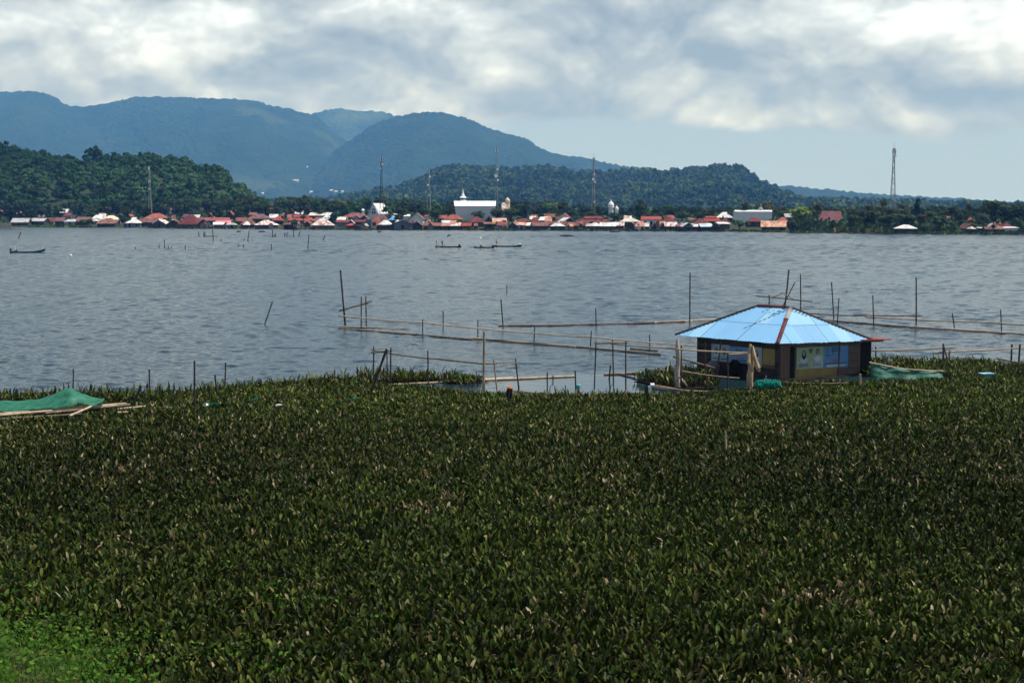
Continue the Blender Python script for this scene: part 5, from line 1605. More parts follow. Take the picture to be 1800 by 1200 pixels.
# black lean-to at the far end with a rusty red roof edge
lt = MB().hexa([hp(.33, 5.60, .02), hp(.33, 6.28, .02), hp(2.6, 6.28, .02), hp(2.6, 5.60, .02)], [hp(.33, 5.60, 1.70), hp(.33, 6.28, 1.70), hp(2.6, 6.28, 1.70), hp(2.6, 5.60, 1.70)]).build('lean_to', M['black'], hut, world=True)
lt['_loc'] = list(hl_)
q = [hp(-.15, 5.25, 1.80), hp(-.05, 7.15, 1.755), hp(2.8, 7.15, 1.76), hp(2.8, 5.25, 1.80)]
MB().hexa(q, [p + Vector((0, 0, .05)) for p in q]).build('lean_to_roof', mat('red rusty sheet', (.30, .06, .05), .8, (.12, .04, .035), 2), lt, world=True)
q = [hp(-.1, 5.0, 1.72), hp(-.1, 6.6, 1.70), hp(0.0, 6.6, 1.70), hp(0.0, 5.0, 1.72)]
MB().hexa(q, [p + Vector((0, 0, .07)) for p in q]).build('fascia', M['plank_dk'], lt, world=True)
# pole standing before the posters
b_ = hp(.35 - .55, 3.62, 0)
tag(MB().tube([b_ - Vector((0, 0, .5)), b_ + Vector((0, 0, 1.85))], .035, 7).build('stake', M['stake'], loc=b_, world=True), 'thin pole up to the eaves across the blue poster', 'stake', 'stakes of the fish pens')

# posters: printed sheets with two generic figures, the digit 1 and lines of print
M['pr_y'] = mat('yellow green print', (.32, .38, .20), .6, (.40, .52, .50), .5)
M['pr_b'] = mat('blue print', (.11, .25, .42), .6, (.16, .32, .48), .8)
M['pr_p'] = mat('pale print', (.33, .40, .40), .6, (.22, .30, .32), 1.2)
M['ink'] = mat('dark ink', (.025, .035, .045), .7)
M['paper'] = mat('pale paper', (.50, .55, .55), .7)
M['print_skin'] = mat('printed skin', (.34, .30, .25), .7)
M['print_pink'] = mat('pinkish print', (.34, .24, .30), .7)


def poster(u0, u1, z0, z1, side, mt, lab, items):
    def pt(u, z, off):
        return hp(.35 - off, u, z) if side == 'R' else hp(u, .35 - off, z)
    base_ = pt((u0 + u1) / 2, z0, .04)
    root = empty('poster', base_, lab, 'poster', 'posters pinned to the hut walls')
    def panel(a, b_, c, d, off, th, nm, m_):
        q = [pt(a, c, off), pt(b_, c, off), pt(b_, c, off - th), pt(a, c, off - th)]
        q2 = [pt(a, d, off), pt(b_, d, off), pt(b_, d, off - th), pt(a, d, off - th)]
        return MB().hexa(q, q2).build(nm, m_, root, world=True)
    panel(u0, u1, z0, z1, .052, .016, 'sheet', mt)
    W_, H_ = u1 - u0, z1 - z0
    for it in items:
        kind, fx, fz, s = it[:4]
        x_, z_ = u0 + W_ * fx, z0 + H_ * fz
        if kind in ('person', 'head'):
            n = 14
            def disc(cx_, cz_, rx, rz, off, nm, m_):
                ring = [(cx_ + rx * math.cos(2 * math.pi * i / n), cz_ + rz * math.sin(2 * math.pi * i / n)) for i in range(n)]
                v = [pt(a, b_, off) for a, b_ in ring] + [pt(a, b_, off - .004) for a, b_ in ring]
                f = [tuple(range(n))] + [(i, i + n, (i + 1) % n + n, (i + 1) % n) for i in range(n)]
                MB().add(v, f).build(nm, m_, root, world=True)
            long_ = it[4]
            if kind == 'person':
                disc(x_, z_ - s * 1.55, s * 1.15, s * .75, .057, 'portrait_shoulders', M['paper'])
            disc(x_, z_ - (s * .35 if long_ else -s * .10), s * (.68 if long_ else .58), s * (1.15 if long_ else .78), .060, 'portrait_hair', M['ink'])
            disc(x_, z_ - s * .02, s * .43, s * .60, .064, 'portrait_face', M['print_skin'])
        elif kind == 'one':
            panel(x_ - s * .5, x_ + s * .5, z_ - s * .95, z_ + s * .95, .057, .004, 'number_plate', M['paper'])
            q = [pt(x_ - s * .14, z_ - s * .8, .061), pt(x_ + s * .16, z_ - s * .8, .061), pt(x_ + s * .16, z_ + s * .8, .061), pt(x_ - s * .06, z_ + s * .8, .061), pt(x_ - s * .34, z_ + s * .45, .061), pt(x_ - s * .14, z_ + s * .42, .061)]
            v = q + [p + (hp(.004, 0) - hp(0, 0) if side == 'R' else hp(0, .004) - hp(0, 0)) for p in q]
            MB().add(v, [(0, 1, 2, 3, 4, 5)] + [(i, i + 6, (i + 1) % 6 + 6, (i + 1) % 6) for i in range(6)]).build('digit_one', M['ink'], root, world=True)
        elif kind == 'line':
            panel(x_ - s, x_ + s, z_ - .018, z_ + .018, .060, .004, 'print_line', it[4])
        elif kind == 'band':
            panel(x_ - s, x_ + s, z_ - it[5], z_ + it[5], .056, .003, 'print_band', it[4])
        elif kind == 'shield':
            q = [pt(x_ - s, z_ + s, .058), pt(x_ + s, z_ + s, .058), pt(x_ + s * .85, z_ - s * .1, .058), pt(x_, z_ - s, .058), pt(x_ - s * .85, z_ - s * .1, .058)]
            v = q + [p + (hp(.004, 0) - hp(0, 0) if side == 'R' else hp(0, .004) - hp(0, 0)) for p in q]
            MB().add(v, [(0, 1, 2, 3, 4)] + [(i, i + 5, (i + 1) % 5 + 5, (i + 1) % 5) for i in range(5)]).build('shield_emblem', it[4], root, world=True)
    return root


olive = mat('olive print', (.16, .20, .09), .7)
poster(1.48, 3.16, .52, 1.58, 'R', M['pr_y'], 'yellow-green poster with two portraits and two digits one', [('person', .27, .72, .20, True), ('person', .78, .76, .20, False), ('shield', .52, .80, .13, olive), ('one', .09, .40, .12), ('one', .57, .42, .12), ('band', .26, .17, .33, M['paper'], .10), ('line', .26, .215, .29, M['ink']), ('line', .26, .13, .30, M['ink']), ('band', .74, .17, .33, M['paper'], .10), ('line', .74, .215, .29, M['ink']), ('line', .74, .13, .30, M['ink'])])
poster(3.18, 4.74, .50, 1.56, 'R', M['pr_b'], 'blue poster behind a thin pole with two small heads', [('line', .50, .93, .28, M['ink']), ('line', .50, .85, .30, M['ink']), ('line', .50, .78, .28, M['ink']), ('head', .40, .63, .12, False), ('head', .62, .63, .12, False), ('line', .14, .88, .05, M['ink']), ('line', .14, .75, .05, M['ink']), ('line', .14, .60, .14, M['ink']), ('band', .47, .32, .42, M['print_pink'], .06), ('line', .5, .20, .72, M['ink']), ('band', .5, .09, .6, M['paper'], .06)])
poster(1.25, 1.85, .62, 1.58, 'L', M['pr_p'], 'pale poster of one figure beside the tan split trunk', [('person', .5, .70, .15, True), ('line', .5, .16, .22, M['ink']), ('line', .5, .09, .22, M['ink'])])
poster(2.05, 3.25, .72, 1.52, 'L', M['pr_b'], 'blue poster in the shade between two pale posters', [('head', .40, .70, .13, False), ('head', .60, .70, .13, False), ('band', .5, .30, .36, M['print_pink'], .06), ('line', .5, .16, .45, M['ink'])])
poster(3.27, 4.43, .70, 1.56, 'L', M['pr_p'], 'pale two-figure poster in the shade at the hut end', [('person', .27, .68, .15, True), ('person', .72, .68, .15, True), ('line', .27, .16, .22, M['ink']), ('line', .72, .16, .22, M['ink'])])

# tyre, sack and teal net bundle at the hut
c_ = hp(2.55, -.05, .50)
ty = empty('tyre', c_, 'black tyre leaning at the foot of the shaded hut wall', 'tyre', None, R(132))
m = MB()
n, r1, r2 = 22, .30, .11
vs = [((r1 + r2 * math.cos(b)) * math.cos(a), r2 * math.sin(b) * .9, (r1 + r2 * math.cos(b)) * math.sin(a)) for a in (2 * math.pi * i / n for i in range(n)) for b in (2 * math.pi * j / 8 for j in range(8))]
m.add(vs, [(i * 8 + j, i * 8 + (j + 1) % 8, ((i + 1) % n) * 8 + (j + 1) % 8, ((i + 1) % n) * 8 + j) for i in range(n) for j in range(8)])
m.build('casing', M['black'], ty)
MB().tube([(0, -.09, 0), (0, .09, 0)], .185, 16).build('hub', M['dark'], ty)


def lump(name, loc, sx, sy, sz, mt, lab, cat, seed, rough=.18):
    bm = bmesh.new()
    bmesh.ops.create_icosphere(bm, subdivisions=4, radius=1)
    r_ = random.Random(seed)
    ph = [(r_.uniform(2, 6), r_.uniform(2, 6), r_.uniform(2, 6), r_.uniform(0, 6)) for _ in range(6)]
    for v in bm.verts:
        d = sum(math.sin(v.co.x * a + v.co.y * b + v.co.z * c + p) for a, b, c, p in ph) / 6
        f = 1 + rough * d
        v.co = Vector((v.co.x * sx * f, v.co.y * sy * f, max(v.co.z, -.55) * sz * f))
    me = bpy.data.meshes.new(name)
    bm.to_mesh(me); bm.free()
    return tag(link(name, me, mt, None, loc, True), lab, cat)


lump('sack', hp(3.9, -.15, .40), .38, .25, .33, mat('grey sack', (.16, .15, .13), .9, (.09, .08, .07), 4), 'grey sack slumped against the shaded hut wall', 'sack', 3)
b_ = at(1345, 692, 0)
M['net_teal'] = mat('teal netting', (.03, .36, .27), .75, (.015, .20, .16), 5, .4, .65)
nb = empty('net_bundle', b_, 'bright teal net bundle hung on a stick before the hut door', 'net')
MB().tube([(-.05, 0, -.4), (0, 0, .5), (.03, .02, .85)], .03, 6).build('stick', M['bamboo_dark'], nb)
mm = MB()
for i in range(260):
    a = rnd.uniform(-.40, .62)
    top_ = .62 - .10 * abs(a - .1) + rnd.uniform(-.08, .06)
    y_ = rnd.uniform(-.20, .16)
    l_ = rnd.uniform(.15, .42) * (1 - .5 * max(a - .1, 0))
    dx_ = rnd.uniform(-.14, .14)
    mm.tube([(a, y_, top_), (a + dx_ * .5, y_ - .04, top_ - l_ * .45), (a + dx_, y_ - .03, top_ - l_)], [.026, .020, .007], 4)
mm.build('bundle', M['net_teal'], nb)

# roof-top crosspoles: bamboo antenna stand
TOP = RR_ + Vector((-.05, .1, 0))
for (xa, ya, xb, yb, wp, lab, dY) in ((1386.7, 474, 1379.5, 540, 2.8, 'upright pole standing on the roof ridge', 0), (1329, 520, 1428, 530.5, 2.2, 'long crosspole tied over the roof ridge', -.25), (1352, 518, 1352, 536, 2.2, 'short upright at the far end of the ridge', .6), (1397.5, 496, 1376.5, 537, 2.0, 'slanting brace of the roof ridge pole', .15), (1372, 514, 1399, 528, 1.8, 'short crosspole above the ridge end', -.15), (1358, 523, 1373.5, 516, 1.6, 'thin brace toward the short upright', .25)):
    p, q = atY(xa, ya, TOP.y + dY), atY(xb, yb, TOP.y + dY)
    tag(MB().tube([p, p.lerp(q, .5) + Vector((.01, 0, .01)), q], wp / 2 * TOP.y / FPX, 6).build('roof_pole', M['stake'] if wp > 2.1 else M['bamboo_dark'], loc=q, world=True), lab, 'pole', 'crosspoles tied over the hut roof')


# ------------------------------------------------------------------ nets
def sheet_net(name, grid_pts, mt, lab, cat='net', solid=.012):
    """a draped sheet from rows of world points; thickened"""
    rows = [[Vector(p) for p in r_] for r_ in grid_pts]
    m_, n_ = len(rows), len(rows[0])
    vs = [p for r_ in rows for p in r_]
    fs = [(i * n_ + j, i * n_ + j + 1, (i + 1) * n_ + j + 1, (i + 1) * n_ + j) for i in range(m_ - 1) for j in range(n_ - 1)]
    b = MB().add(vs, fs)
    o_ = b.build(name, mt, loc=vs[0], world=True, smooth=True)
    if len(rows) < 10:
        sub = o_.modifiers.new('sub', 'SUBSURF'); sub.levels = sub.render_levels = 2
    so_ = o_.modifiers.new('thick', 'SOLIDIFY'); so_.thickness = solid
    return tag(o_, lab, cat)


def net_mat(name, c, c2, alpha):
    m_, t = new_mat(name)
    g_ = t.n('ShaderNodeNewGeometry')
    n1 = t.noise(t.n('ShaderNodeMapping', Vector=g_.outputs['Position'], Scale=(3, 3, 1.2)), 1.3, 5, .65)
    cc = t.mix(t.mr(n1.outputs['Fac'], .38, .66), c, c2)
    p_ = t.n('ShaderNodeBsdfPrincipled', Base_Color=cc, Roughness=.6)
    tl = t.n('ShaderNodeBsdfTranslucent', Color=cc)
    mx = t.n('ShaderNodeMixShader', i0=.35, i1=p_, i2=tl)
    tr = t.n('ShaderNodeBsdfTransparent')
    mx2 = t.n('ShaderNodeMixShader', i0=alpha, i1=tr, i2=mx)
    t.n('ShaderNodeOutputMaterial', Surface=mx2)
    return m_


M['net_g'] = net_mat('green fishing net', (.016, .15, .085), (.05, .29, .19), .72)
M['net_dk'] = net_mat('dark green netting', (.015, .12, .075), (.07, .26, .19), .78)
# tent of green net draped over the raft
Y0 = at(100, 724, .30).y


def tp(px, py, dy):
    return atY(px, py, Y0 + dy)


back = [(-60, 712, 2.2), (0, 706, 2.1), (40, 704, 2.0), (80, 698, 1.8), (108, 690, 1.6), (127, 683.5, 1.5), (146, 691, 1.6), (165, 699, 1.8), (182, 704, 2.0)]
ridg = [(-60, 713, 1.2), (0, 708.5, 1.2), (40, 706.5, 1.1), (70, 701, 1.0), (100, 693, .9), (126.5, 682.8, .8), (146, 693, .8), (166, 700, .9), (183, 705, 1.0)]
midl = [(-60, 719, .4), (0, 716, .4), (40, 714, .3), (74, 709, .4), (98, 705, .3), (124, 699, .2), (148, 701.5, .4), (166, 704.5, .5), (181, 707, .6)]
botm = [(-60, 726, -.2), (0, 724.5, -.2), (40, 721, -.2), (72, 719, -.1), (96, 716.5, -.1), (122, 714.5, -.1), (146, 712, 0), (164, 710, .1), (178, 708.5, .3)]
def refine(rows, m_, fold, amp, seed):
    """finer rows with folds running down from the high point"""
    G = np.array([[list(p) for p in r_] for r_ in rows])
    a, b, _ = G.shape
    ui, vi = np.linspace(0, a - 1, (a - 1) * m_ + 1), np.linspace(0, b - 1, (b - 1) * m_ + 1)
    G = np.stack([[np.interp(vi, np.arange(b), G[i, :, c]) for i in range(a)] for c in range(3)], -1)
    G = np.stack([np.stack([np.interp(ui, np.arange(a), G[:, j, c]) for j in range(G.shape[1])], 1) for c in range(3)], -1)
    U, V_ = np.meshgrid(ui, vi, indexing='ij')
    w_ = amp * (vnoise(U * 2.2 + V_ * fold, V_ * fold * 1.4, seed) + .6 * vnoise(V_ * fold * 3, U * 5, seed + 1))
    G[..., 2] += w_ * .8
    G[..., 1] += w_ * 1.2
    return G.tolist()


sheet_net('net_tent', refine([[tp(*p) for p in r_] for r_ in (back, ridg, midl, botm)], 5, 1.7, .07, 71), M['net_g'], 'green fishing net draped like a low tent beside the raft')
# net wall beyond the hut
Yn = at(1600, 676, 0).y
rows = []
for f in (0, .22, .5, .78, 1.0):
    r_ = []
    for (px, yt, yb) in ((1530, 638, 672), (1556, 643, 671), (1580, 648, 670), (1606, 650.5, 670), (1632, 652, 668.5), (1657, 653, 664)):
        r_.append(atY(px, yt + (yb - yt) * f, Yn + .5 - (px - 1530) * .004 + math.sin(px * .11 + f * 3) * .12 - f * .35))
    rows.append(r_)
sheet_net('net_wall', refine(rows, 4, 1.6, .045, 75), M['net_dk'], 'dark green net wall hanging beyond the black hut end')
pts = [atY(px, yt - .8, Yn + .5 - (px - 1530) * .004) for (px, yt) in ((1528, 637.5), (1556, 643), (1580, 648), (1606, 650.5), (1632, 652), (1660, 653))]
tag(MB().tube(pts, .035, 6).build('net_rod', M['bamboo'], loc=pts[0], world=True), 'bent bamboo rod carrying the dark green net wall', 'rod')
# teal scraps near the two leaning stubs
sheet_net('net_scrap', [[at(352, 709, .35), at(366, 707, .48), at(380, 708, .5), at(392, 709, .35)], [at(350, 712, .28), at(366, 711, .36), at(380, 712, .34), at(394, 712, .26)], [at(354, 715, .10), at(368, 714, .2), at(382, 715, .18), at(390, 714, .1)]], M['net_g'], 'teal net scrap around two leaning stubs')
sheet_net('net_scrap', [[at(432, 704, .36), at(446, 700, .42), at(462, 698, .36)], [at(434, 706, .30), at(448, 703, .34), at(464, 700, .3)]], M['net_g'], 'thin teal net scrap lying in the bed past the leaning stubs')
sheet_net('net_scrap', [[at(604, 703, .36), at(618, 700, .42), at(632, 698, .38)], [at(606, 706, .28), at(620, 703, .32), at(634, 700, .28)]], M['net_g'], 'faint teal net scrap near the thick leaning pole')
M['tarp'] = mat('pale green sheet', (.42, .55, .46), .6, (.30, .42, .34), 2)
sheet_net('tarp', [[at(962, 703, .22), at(985, 700.5, .30), at(1010, 700, .32), at(1036, 701, .24)], [at(966, 709, .14), at(988, 708, .2), at(1012, 707, .2), at(1032, 706, .14)]], M['tarp'], 'pale green plastic sheet at the edge of the calm water', 'plastic sheet')
sheet_net('tarp', [[at(1085, 699, .14), at(1110, 697, .2), at(1135, 697, .16)], [at(1085, 704, .08), at(1110, 703, .12), at(1137, 702, .08)]], M['tarp'], 'second pale green sheet below the three-post gate', 'plastic sheet')
sheet_net('tarp', [[at(252, 716, .30), at(290, 715, .33), at(325, 714.5, .33), at(356, 714, .30)], [at(252, 720, .2), at(290, 719, .24), at(325, 718.5, .24), at(356, 718, .2)]], mat('whitish sheet', (.55, .60, .54), .7, (.35, .4, .36), 3), 'whitish strip of sheeting past the raft end', 'plastic sheet')
# dark mesh fence at the edge, with gaps in its grid
Yd_ = at(1780, 668, 0).y
m = MB()
for i in range(15):
    x_ = 1752 + i * 6.5
    m.tube([atY(x_, 637 + i * .2, Yd_), atY(x_ + 1, 666, Yd_ - .1)], .011, 4)
for j in range(7):
    m.tube([atY(1751, 638 + j * 4, Yd_ - .02), atY(1800, 639 + j * 4, Yd_ - .02), atY(1845, 641 + j * 4, Yd_ - .02)], .011, 4)
tag(m.build('mesh_fence', M['stake'], loc=atY(1780, 668, Yd_), world=True), 'dark mesh netting fence at the picture edge beyond the hut', 'net fence')
# basin, pot, bottles
b_ = at(1733.5, 672, 0) + Vector((0, 0, .22))
bs = empty('basin', b_, 'small blue plastic basin on the leaves beyond the hut', 'basin', None, R(10))
w_ = .30
MB().hexa([(-w_ * .85, -.2, 0), (w_ * .85, -.2, 0), (w_ * .85, .2, 0), (-w_ * .85, .2, 0)], [(-w_, -.24, .2), (w_, -.24, .2), (w_, .24, .2), (-w_, .24, .2)]).build('tub', mat('blue plastic', (.16, .40, .52), .5), bs)
MB().box(-w_ - .03, w_ + .03, -.27, .27, .203, .235).build('rim', mat('blue plastic rim', (.25, .50, .60), .5), bs)
b_ = at(363, 728, 0) + Vector((0, 0, .25))
pot = empty('pot', b_, 'silver pot glinting in the leaf bed', 'pot', None, 0)
MB().lathe((0, 0, 0), [(.07, 0), (.13, .04), (.155, .10), (.14, .16), (.09, .20), (.03, .215)], 14).build('body', mat('aluminium', (.7, .7, .7), .25, metal=1.0), pot, smooth=True)
MB().lathe((0, 0, 0), [(.155, .1), (.165, .11), (.155, .12)], 14).build('rim', M['steel'], pot)


def bottle(px, py, ang, lab):
    b_ = at(px, py, .38)
    r_ = empty('bottle', b_, lab, 'bottle')
    r_.rotation_euler = (0, R(78), ang)
    MB().lathe((0, 0, 0), [(.04, 0), (.05, .02), (.05, .2), (.02, .27)], 10).build('body', M['white'], r_)
    MB().lathe((0, 0, 0), [(.022, .272), (.022, .31)], 8).build('cap', M['paper'], r_)


bottle(485, 713, R(-25), 'white bottle lying in the bed past the leaning stubs')


# ------------------------------------------------------------------ boats and people
def canoe(px0, px1, py, mt, lab, beam=.62, sheer=.18, yaw=0.0, bowup=.0):
    a, b_ = at(px0, py, 0), at(px1, py, 0)
    L = (b_ - a).length
    c_ = (a + b_) / 2
    root = empty('canoe', c_, lab, 'canoe', None, yaw)
    n, mth = 15, 8
    out, inn = [], []
    for i in range(n):
        u = -1 + 2 * i / (n - 1)
        bw = beam / 2 * max(1 - abs(u) ** 2.6, .06)
        zt2 = .26 + sheer * u ** 4 + (bowup * max(u, 0) ** 2)
        zb2 = -.14 + .22 * abs(u) ** 5 + bowup * .7 * max(u, 0) ** 3
        for k_ in range(mth + 1):
            t_ = -1 + 2 * k_ / mth
            zz = zb2 + (zt2 - zb2) * abs(t_) ** 1.7
            xx = u * L / 2
            out.append((xx, bw * math.copysign(abs(t_) ** .7, t_), zz))
            inn.append((xx * .97, bw * .86 * math.copysign(abs(t_) ** .7, t_), zz + .05 * (1 - abs(t_))))
    m = MB()
    q = lambda o_: [(o_ + i * (mth + 1) + k_, o_ + i * (mth + 1) + k_ + 1, o_ + (i + 1) * (mth + 1) + k_ + 1, o_ + (i + 1) * (mth + 1) + k_) for i in range(n - 1) for k_ in range(mth)]
    m.add(out, q(0))
    m.add(inn, [f[::-1] for f in q(0)])
    o2 = len(out)
    for i in range(n - 1):
        for k_ in (0, mth):
            p_, r_ = i * (mth + 1) + k_, (i + 1) * (mth + 1) + k_
            m.f.append((p_, r_, r_ + o2, p_ + o2))
    m.build('hull', mt, root)
    for s_ in (-1, 1):
        pts = [(u * L / 2, s_ * beam / 2 * max(1 - abs(u) ** 2.6, .06), .27 + sheer * u ** 4 + bowup * max(u, 0) ** 2) for u in np.linspace(-1, 1, 11)]
        MB().tube(pts, .025, 5).build('gunwale', mt, root)
    for u in (-.45, .2):
        MB().box(u * L / 2 - .1, u * L / 2 + .1, -beam * .4, beam * .4, .17, .20).build('thwart', M['plank'], root)
    return root, L


def person(loc, face, pose, shirt, hat, lab, trousers=(.03, .03, .04)):
    """one continuous skinned body; pose gives the joints in metres"""
    root = empty('person', loc, lab, 'person', None, face)
    J = pose['J']
    names = list(J)
    E = [('pelvis', 'waist'), ('waist', 'chest'), ('chest', 'neck'), ('neck', 'head'), ('head', 'crown')]
    for s_ in 'lr':
        E += [('chest', 'sh' + s_), ('sh' + s_, 'el' + s_), ('el' + s_, 'wr' + s_), ('wr' + s_, 'ha' + s_), ('pelvis', 'hi' + s_), ('hi' + s_, 'kn' + s_), ('kn' + s_, 'an' + s_), ('an' + s_, 'to' + s_)]
    rad = dict(pelvis=.13, waist=.115, chest=.125, neck=.05, head=.088, crown=.07, sh=.06, el=.042, wr=.03, ha=.032, hi=.085, kn=.058, an=.04, to=.035)
    me = bpy.data.meshes.new('body')
    me.from_pydata([J[n_] for n_ in names], [(names.index(a), names.index(b_)) for a, b_ in E], [])
    o_ = link('body', me, M['skin'], root)
    sk = o_.modifiers.new('skin', 'SKIN')
    for i, n_ in enumerate(names):
        r_ = rad.get(n_, rad.get(n_[:2], .05))
        me.skin_vertices[0].data[i].radius = (r_, r_)
        me.skin_vertices[0].data[i].use_root = n_ == 'pelvis'
    su = o_.modifiers.new('sub', 'SUBSURF'); su.levels = su.render_levels = 1
    V_ = {k_: Vector(v) for k_, v in J.items()}
    sm = mat('shirt cloth', shirt, .9)
    m = MB().tube([V_['pelvis'] + Vector((0, 0, -.02)), V_['waist'], V_['chest'], V_['chest'].lerp(V_['neck'], .55)], [.165, .15, .175, .09], 12)
    for s_ in 'lr':
        m.tube([V_['sh' + s_].lerp(V_['chest'], .3), V_['sh' + s_], V_['sh' + s_].lerp(V_['el' + s_], .7)], [.085, .085, .065], 9)
    m.build('shirt', sm, root, smooth=True)
    tm = mat('trouser cloth', trousers, .9)
    m = MB().tube([V_['waist'].lerp(V_['pelvis'], .6), V_['pelvis'] + Vector((0, 0, -.06))], [.155, .16], 12)
    for s_ in 'lr':
        m.tube([V_['hi' + s_], V_['kn' + s_], V_['kn' + s_].lerp(V_['an' + s_], .8)], [.105, .08, .06], 9)
    m.build('trousers', tm, root, smooth=True)
    hd = V_['head'].lerp(V_['crown'], .5)
    if hat:
        MB().lathe(tuple(hd), [(.20, -.005), (.21, .01), (.12, .03), (.115, .09), (.08, .125), (.02, .135)], 14).build('hat', mat('hat cloth', hat, .9), root, smooth=True)
    else:
        MB().lathe(tuple(hd + Vector((-.015, 0, -.05))), [(.097, 0), (.102, .05), (.09, .10), (.05, .135), (.01, .145)], 12).build('hair', M['hair'], root, smooth=True)
    nose = V_['head'] + Vector((.088, 0, .0))
    MB().tube([nose + Vector((0, 0, .03)), nose + Vector((.022, 0, -.01)), nose + Vector((0, 0, -.02))], [.008, .014, .01], 5).build('nose', M['skin'], o_)
    for s_, sy_ in (('l', 1), ('r', -1)):       # fingers and thumb of each hand
        h = V_['ha' + s_]
        d = (h - V_['wr' + s_]).normalized()
        for k_ in range(4):
            off = Vector((0, (k_ - 1.5) * .018, 0))
            MB().tube([h + off, h + off + d * .045, h + off + d * (.075 + .01 * (k_ in (1, 2))) + Vector((0, 0, -.02))], [.009, .0085, .007], 5).build('finger', M['skin'], o_)
        MB().tube([h + Vector((.015, sy_ * .02, .01)), h + d * .02 + Vector((.035, sy_ * .03, .0)), h + d * .045 + Vector((.04, sy_ * .02, -.01))], [.011, .010, .008], 5).build('thumb', M['skin'], o_)
    return root


def pose_sit(lean=.1, armf=.35, armz=.25, seat=.0):
    J = dict(pelvis=(0, 0, .12 + seat), waist=(lean * .35, 0, .33 + seat), chest=(lean, 0, .56 + seat), neck=(lean * 1.2, 0, .72 + seat), head=(lean * 1.3 + .01, 0, .83 + seat), crown=(lean * 1.3, 0, .93 + seat))
    for s_, y_ in (('l', 1), ('r', -1)):
        J['sh' + s_] = (lean, .19 * y_, .63 + seat)
        J['el' + s_] = (lean + armf * .45, .24 * y_, .45 + seat)
        J['wr' + s_] = (lean + armf, .16 * y_, armz + .2 + seat)
        J['ha' + s_] = (lean + armf + .08, .15 * y_, armz + .2 + seat)
        J['hi' + s_] = (.03, .10 * y_, .10 + seat)
        J['kn' + s_] = (.42, .15 * y_, .34 + seat)
        J['an' + s_] = (.55, .13 * y_, -.02 + seat)
        J['to' + s_] = (.70, .13 * y_, -.04 + seat)
    return dict(J=J)


def pose_stand(lean=.1, arms=.1, raised=False):
    J = dict(pelvis=(0, 0, .90), waist=(lean * .4, 0, 1.10), chest=(lean, 0, 1.32), neck=(lean * 1.2, 0, 1.48), head=(lean * 1.3 + .01, 0, 1.60), crown=(lean * 1.3, 0, 1.70))
    for s_, y_ in (('l', 1), ('r', -1)):
        J['sh' + s_] = (lean, .20 * y_, 1.40)
        if raised:
            J['el' + s_] = (lean + .05, .36 * y_, 1.52)
            J['wr' + s_] = (lean + .10, .22 * y_, 1.70)
            J['ha' + s_] = (lean + .11, .17 * y_, 1.77)
        else:
            J['el' + s_] = (lean + .12, .27 * y_, 1.13)
            J['wr' + s_] = (lean + arms + .2, .22 * y_, 1.00)
            J['ha' + s_] = (lean + arms + .28, .20 * y_, .98)
        J['hi' + s_] = (0, .10 * y_, .86)
        J['kn' + s_] = (.06, .12 * y_, .46)
        J['an' + s_] = (-.02, .13 * y_, .06)
        J['to' + s_] = (.14, .14 * y_, .03)
    return dict(J=J)


M['hull_blue'] = mat('blue hull paint', (.035, .13, .26), .6, (.02, .08, .16), 2)
M['hull_mar'] = mat('maroon hull', (.10, .035, .035), .7, (.05, .025, .022), 2)
M['hull_tan'] = mat('bare wood hull', (.20, .13, .08), .8, (.10, .065, .045), 2)
M['hull_dk'] = mat('dark hull', (.035, .022, .02), .7, (.02, .015, .014), 2)
c1, L1 = canoe(18, 79, 444.6, M['hull_blue'], 'blue wooden canoe crossing the open lake', .8, .12, R(3), .45)
en = empty('outboard_motor', Vector(c1['_loc']) + Vector((-L1 / 2 + .15, 0, .30)), 'dark outboard motor on the stern of the blue canoe', 'motor')
MB().box(-.22, .12, -.15, .15, .15, .55).build('cowling', M['black'], en)
MB().tube([(-.1, 0, .15), (-.25, 0, -.25), (-.35, 0, -.55)], [.06, .05, .05], 7).build('shaft', M['steel_dark'], en)
person(Vector(c1['_loc']) + Vector((-L1 / 2 + .95, 0, .18)), R(3), pose_sit(.0, .3, .2), (.55, .55, .53), (.6, .6, .58), 'person seated at the stern of the blue canoe in pale clothes')
c2, L2 = canoe(765, 811, 435.2, M['hull_mar'], 'maroon canoe with two people standing in it', .7, .10, R(-1))
person(Vector(c2['_loc']) + Vector((-L2 / 2 + .35, 0, .10)), R(0), pose_stand(.0, .1, True), (.42, .42, .43), (.75, .75, .75), 'person with raised arms and white hat at the end of the maroon canoe', (.3, .3, .3))
person(Vector(c2['_loc']) + Vector((-L2 / 2 + 1.65, 0, .10)), R(180), pose_stand(.05, .15), (.24, .12, .09), (.42, .38, .34), 'person in brown facing the one with raised arms in the maroon canoe', (.10, .05, .045))
c3, L3 = canoe(833, 869, 436.3, M['hull_tan'], 'bare wood canoe carrying one person in a white hat', .7, .10, R(2))
person(Vector(c3['_loc']) + Vector((-L3 / 2 + 1.45, 0, .12)), R(0), pose_sit(.05, .35, .2), (.25, .2, .15), (.82, .82, .80), 'person in a broad white hat seated in the bare wood canoe')
c4, L4 = canoe(868, 917, 434.2, M['hull_dk'], 'long dark canoe with one person leaning at its end', .7, .12, R(-2), .12)
person(Vector(c4['_loc']) + Vector((-L4 / 2 + .7, 0, .10)), R(0), pose_stand(-.12, .1), (.36, .28, .19), None, 'bareheaded person in tan leaning back in the dark canoe', (.30, .24, .17))


def bundle_on(c_, dx, dz, r_, mt, lab):
    lump('bundle', Vector(c_['_loc']) + Vector((dx, 0, dz)), r_, r_ * .8, r_, mt, lab, 'bundle', int(dx * 10) + 40, .2)


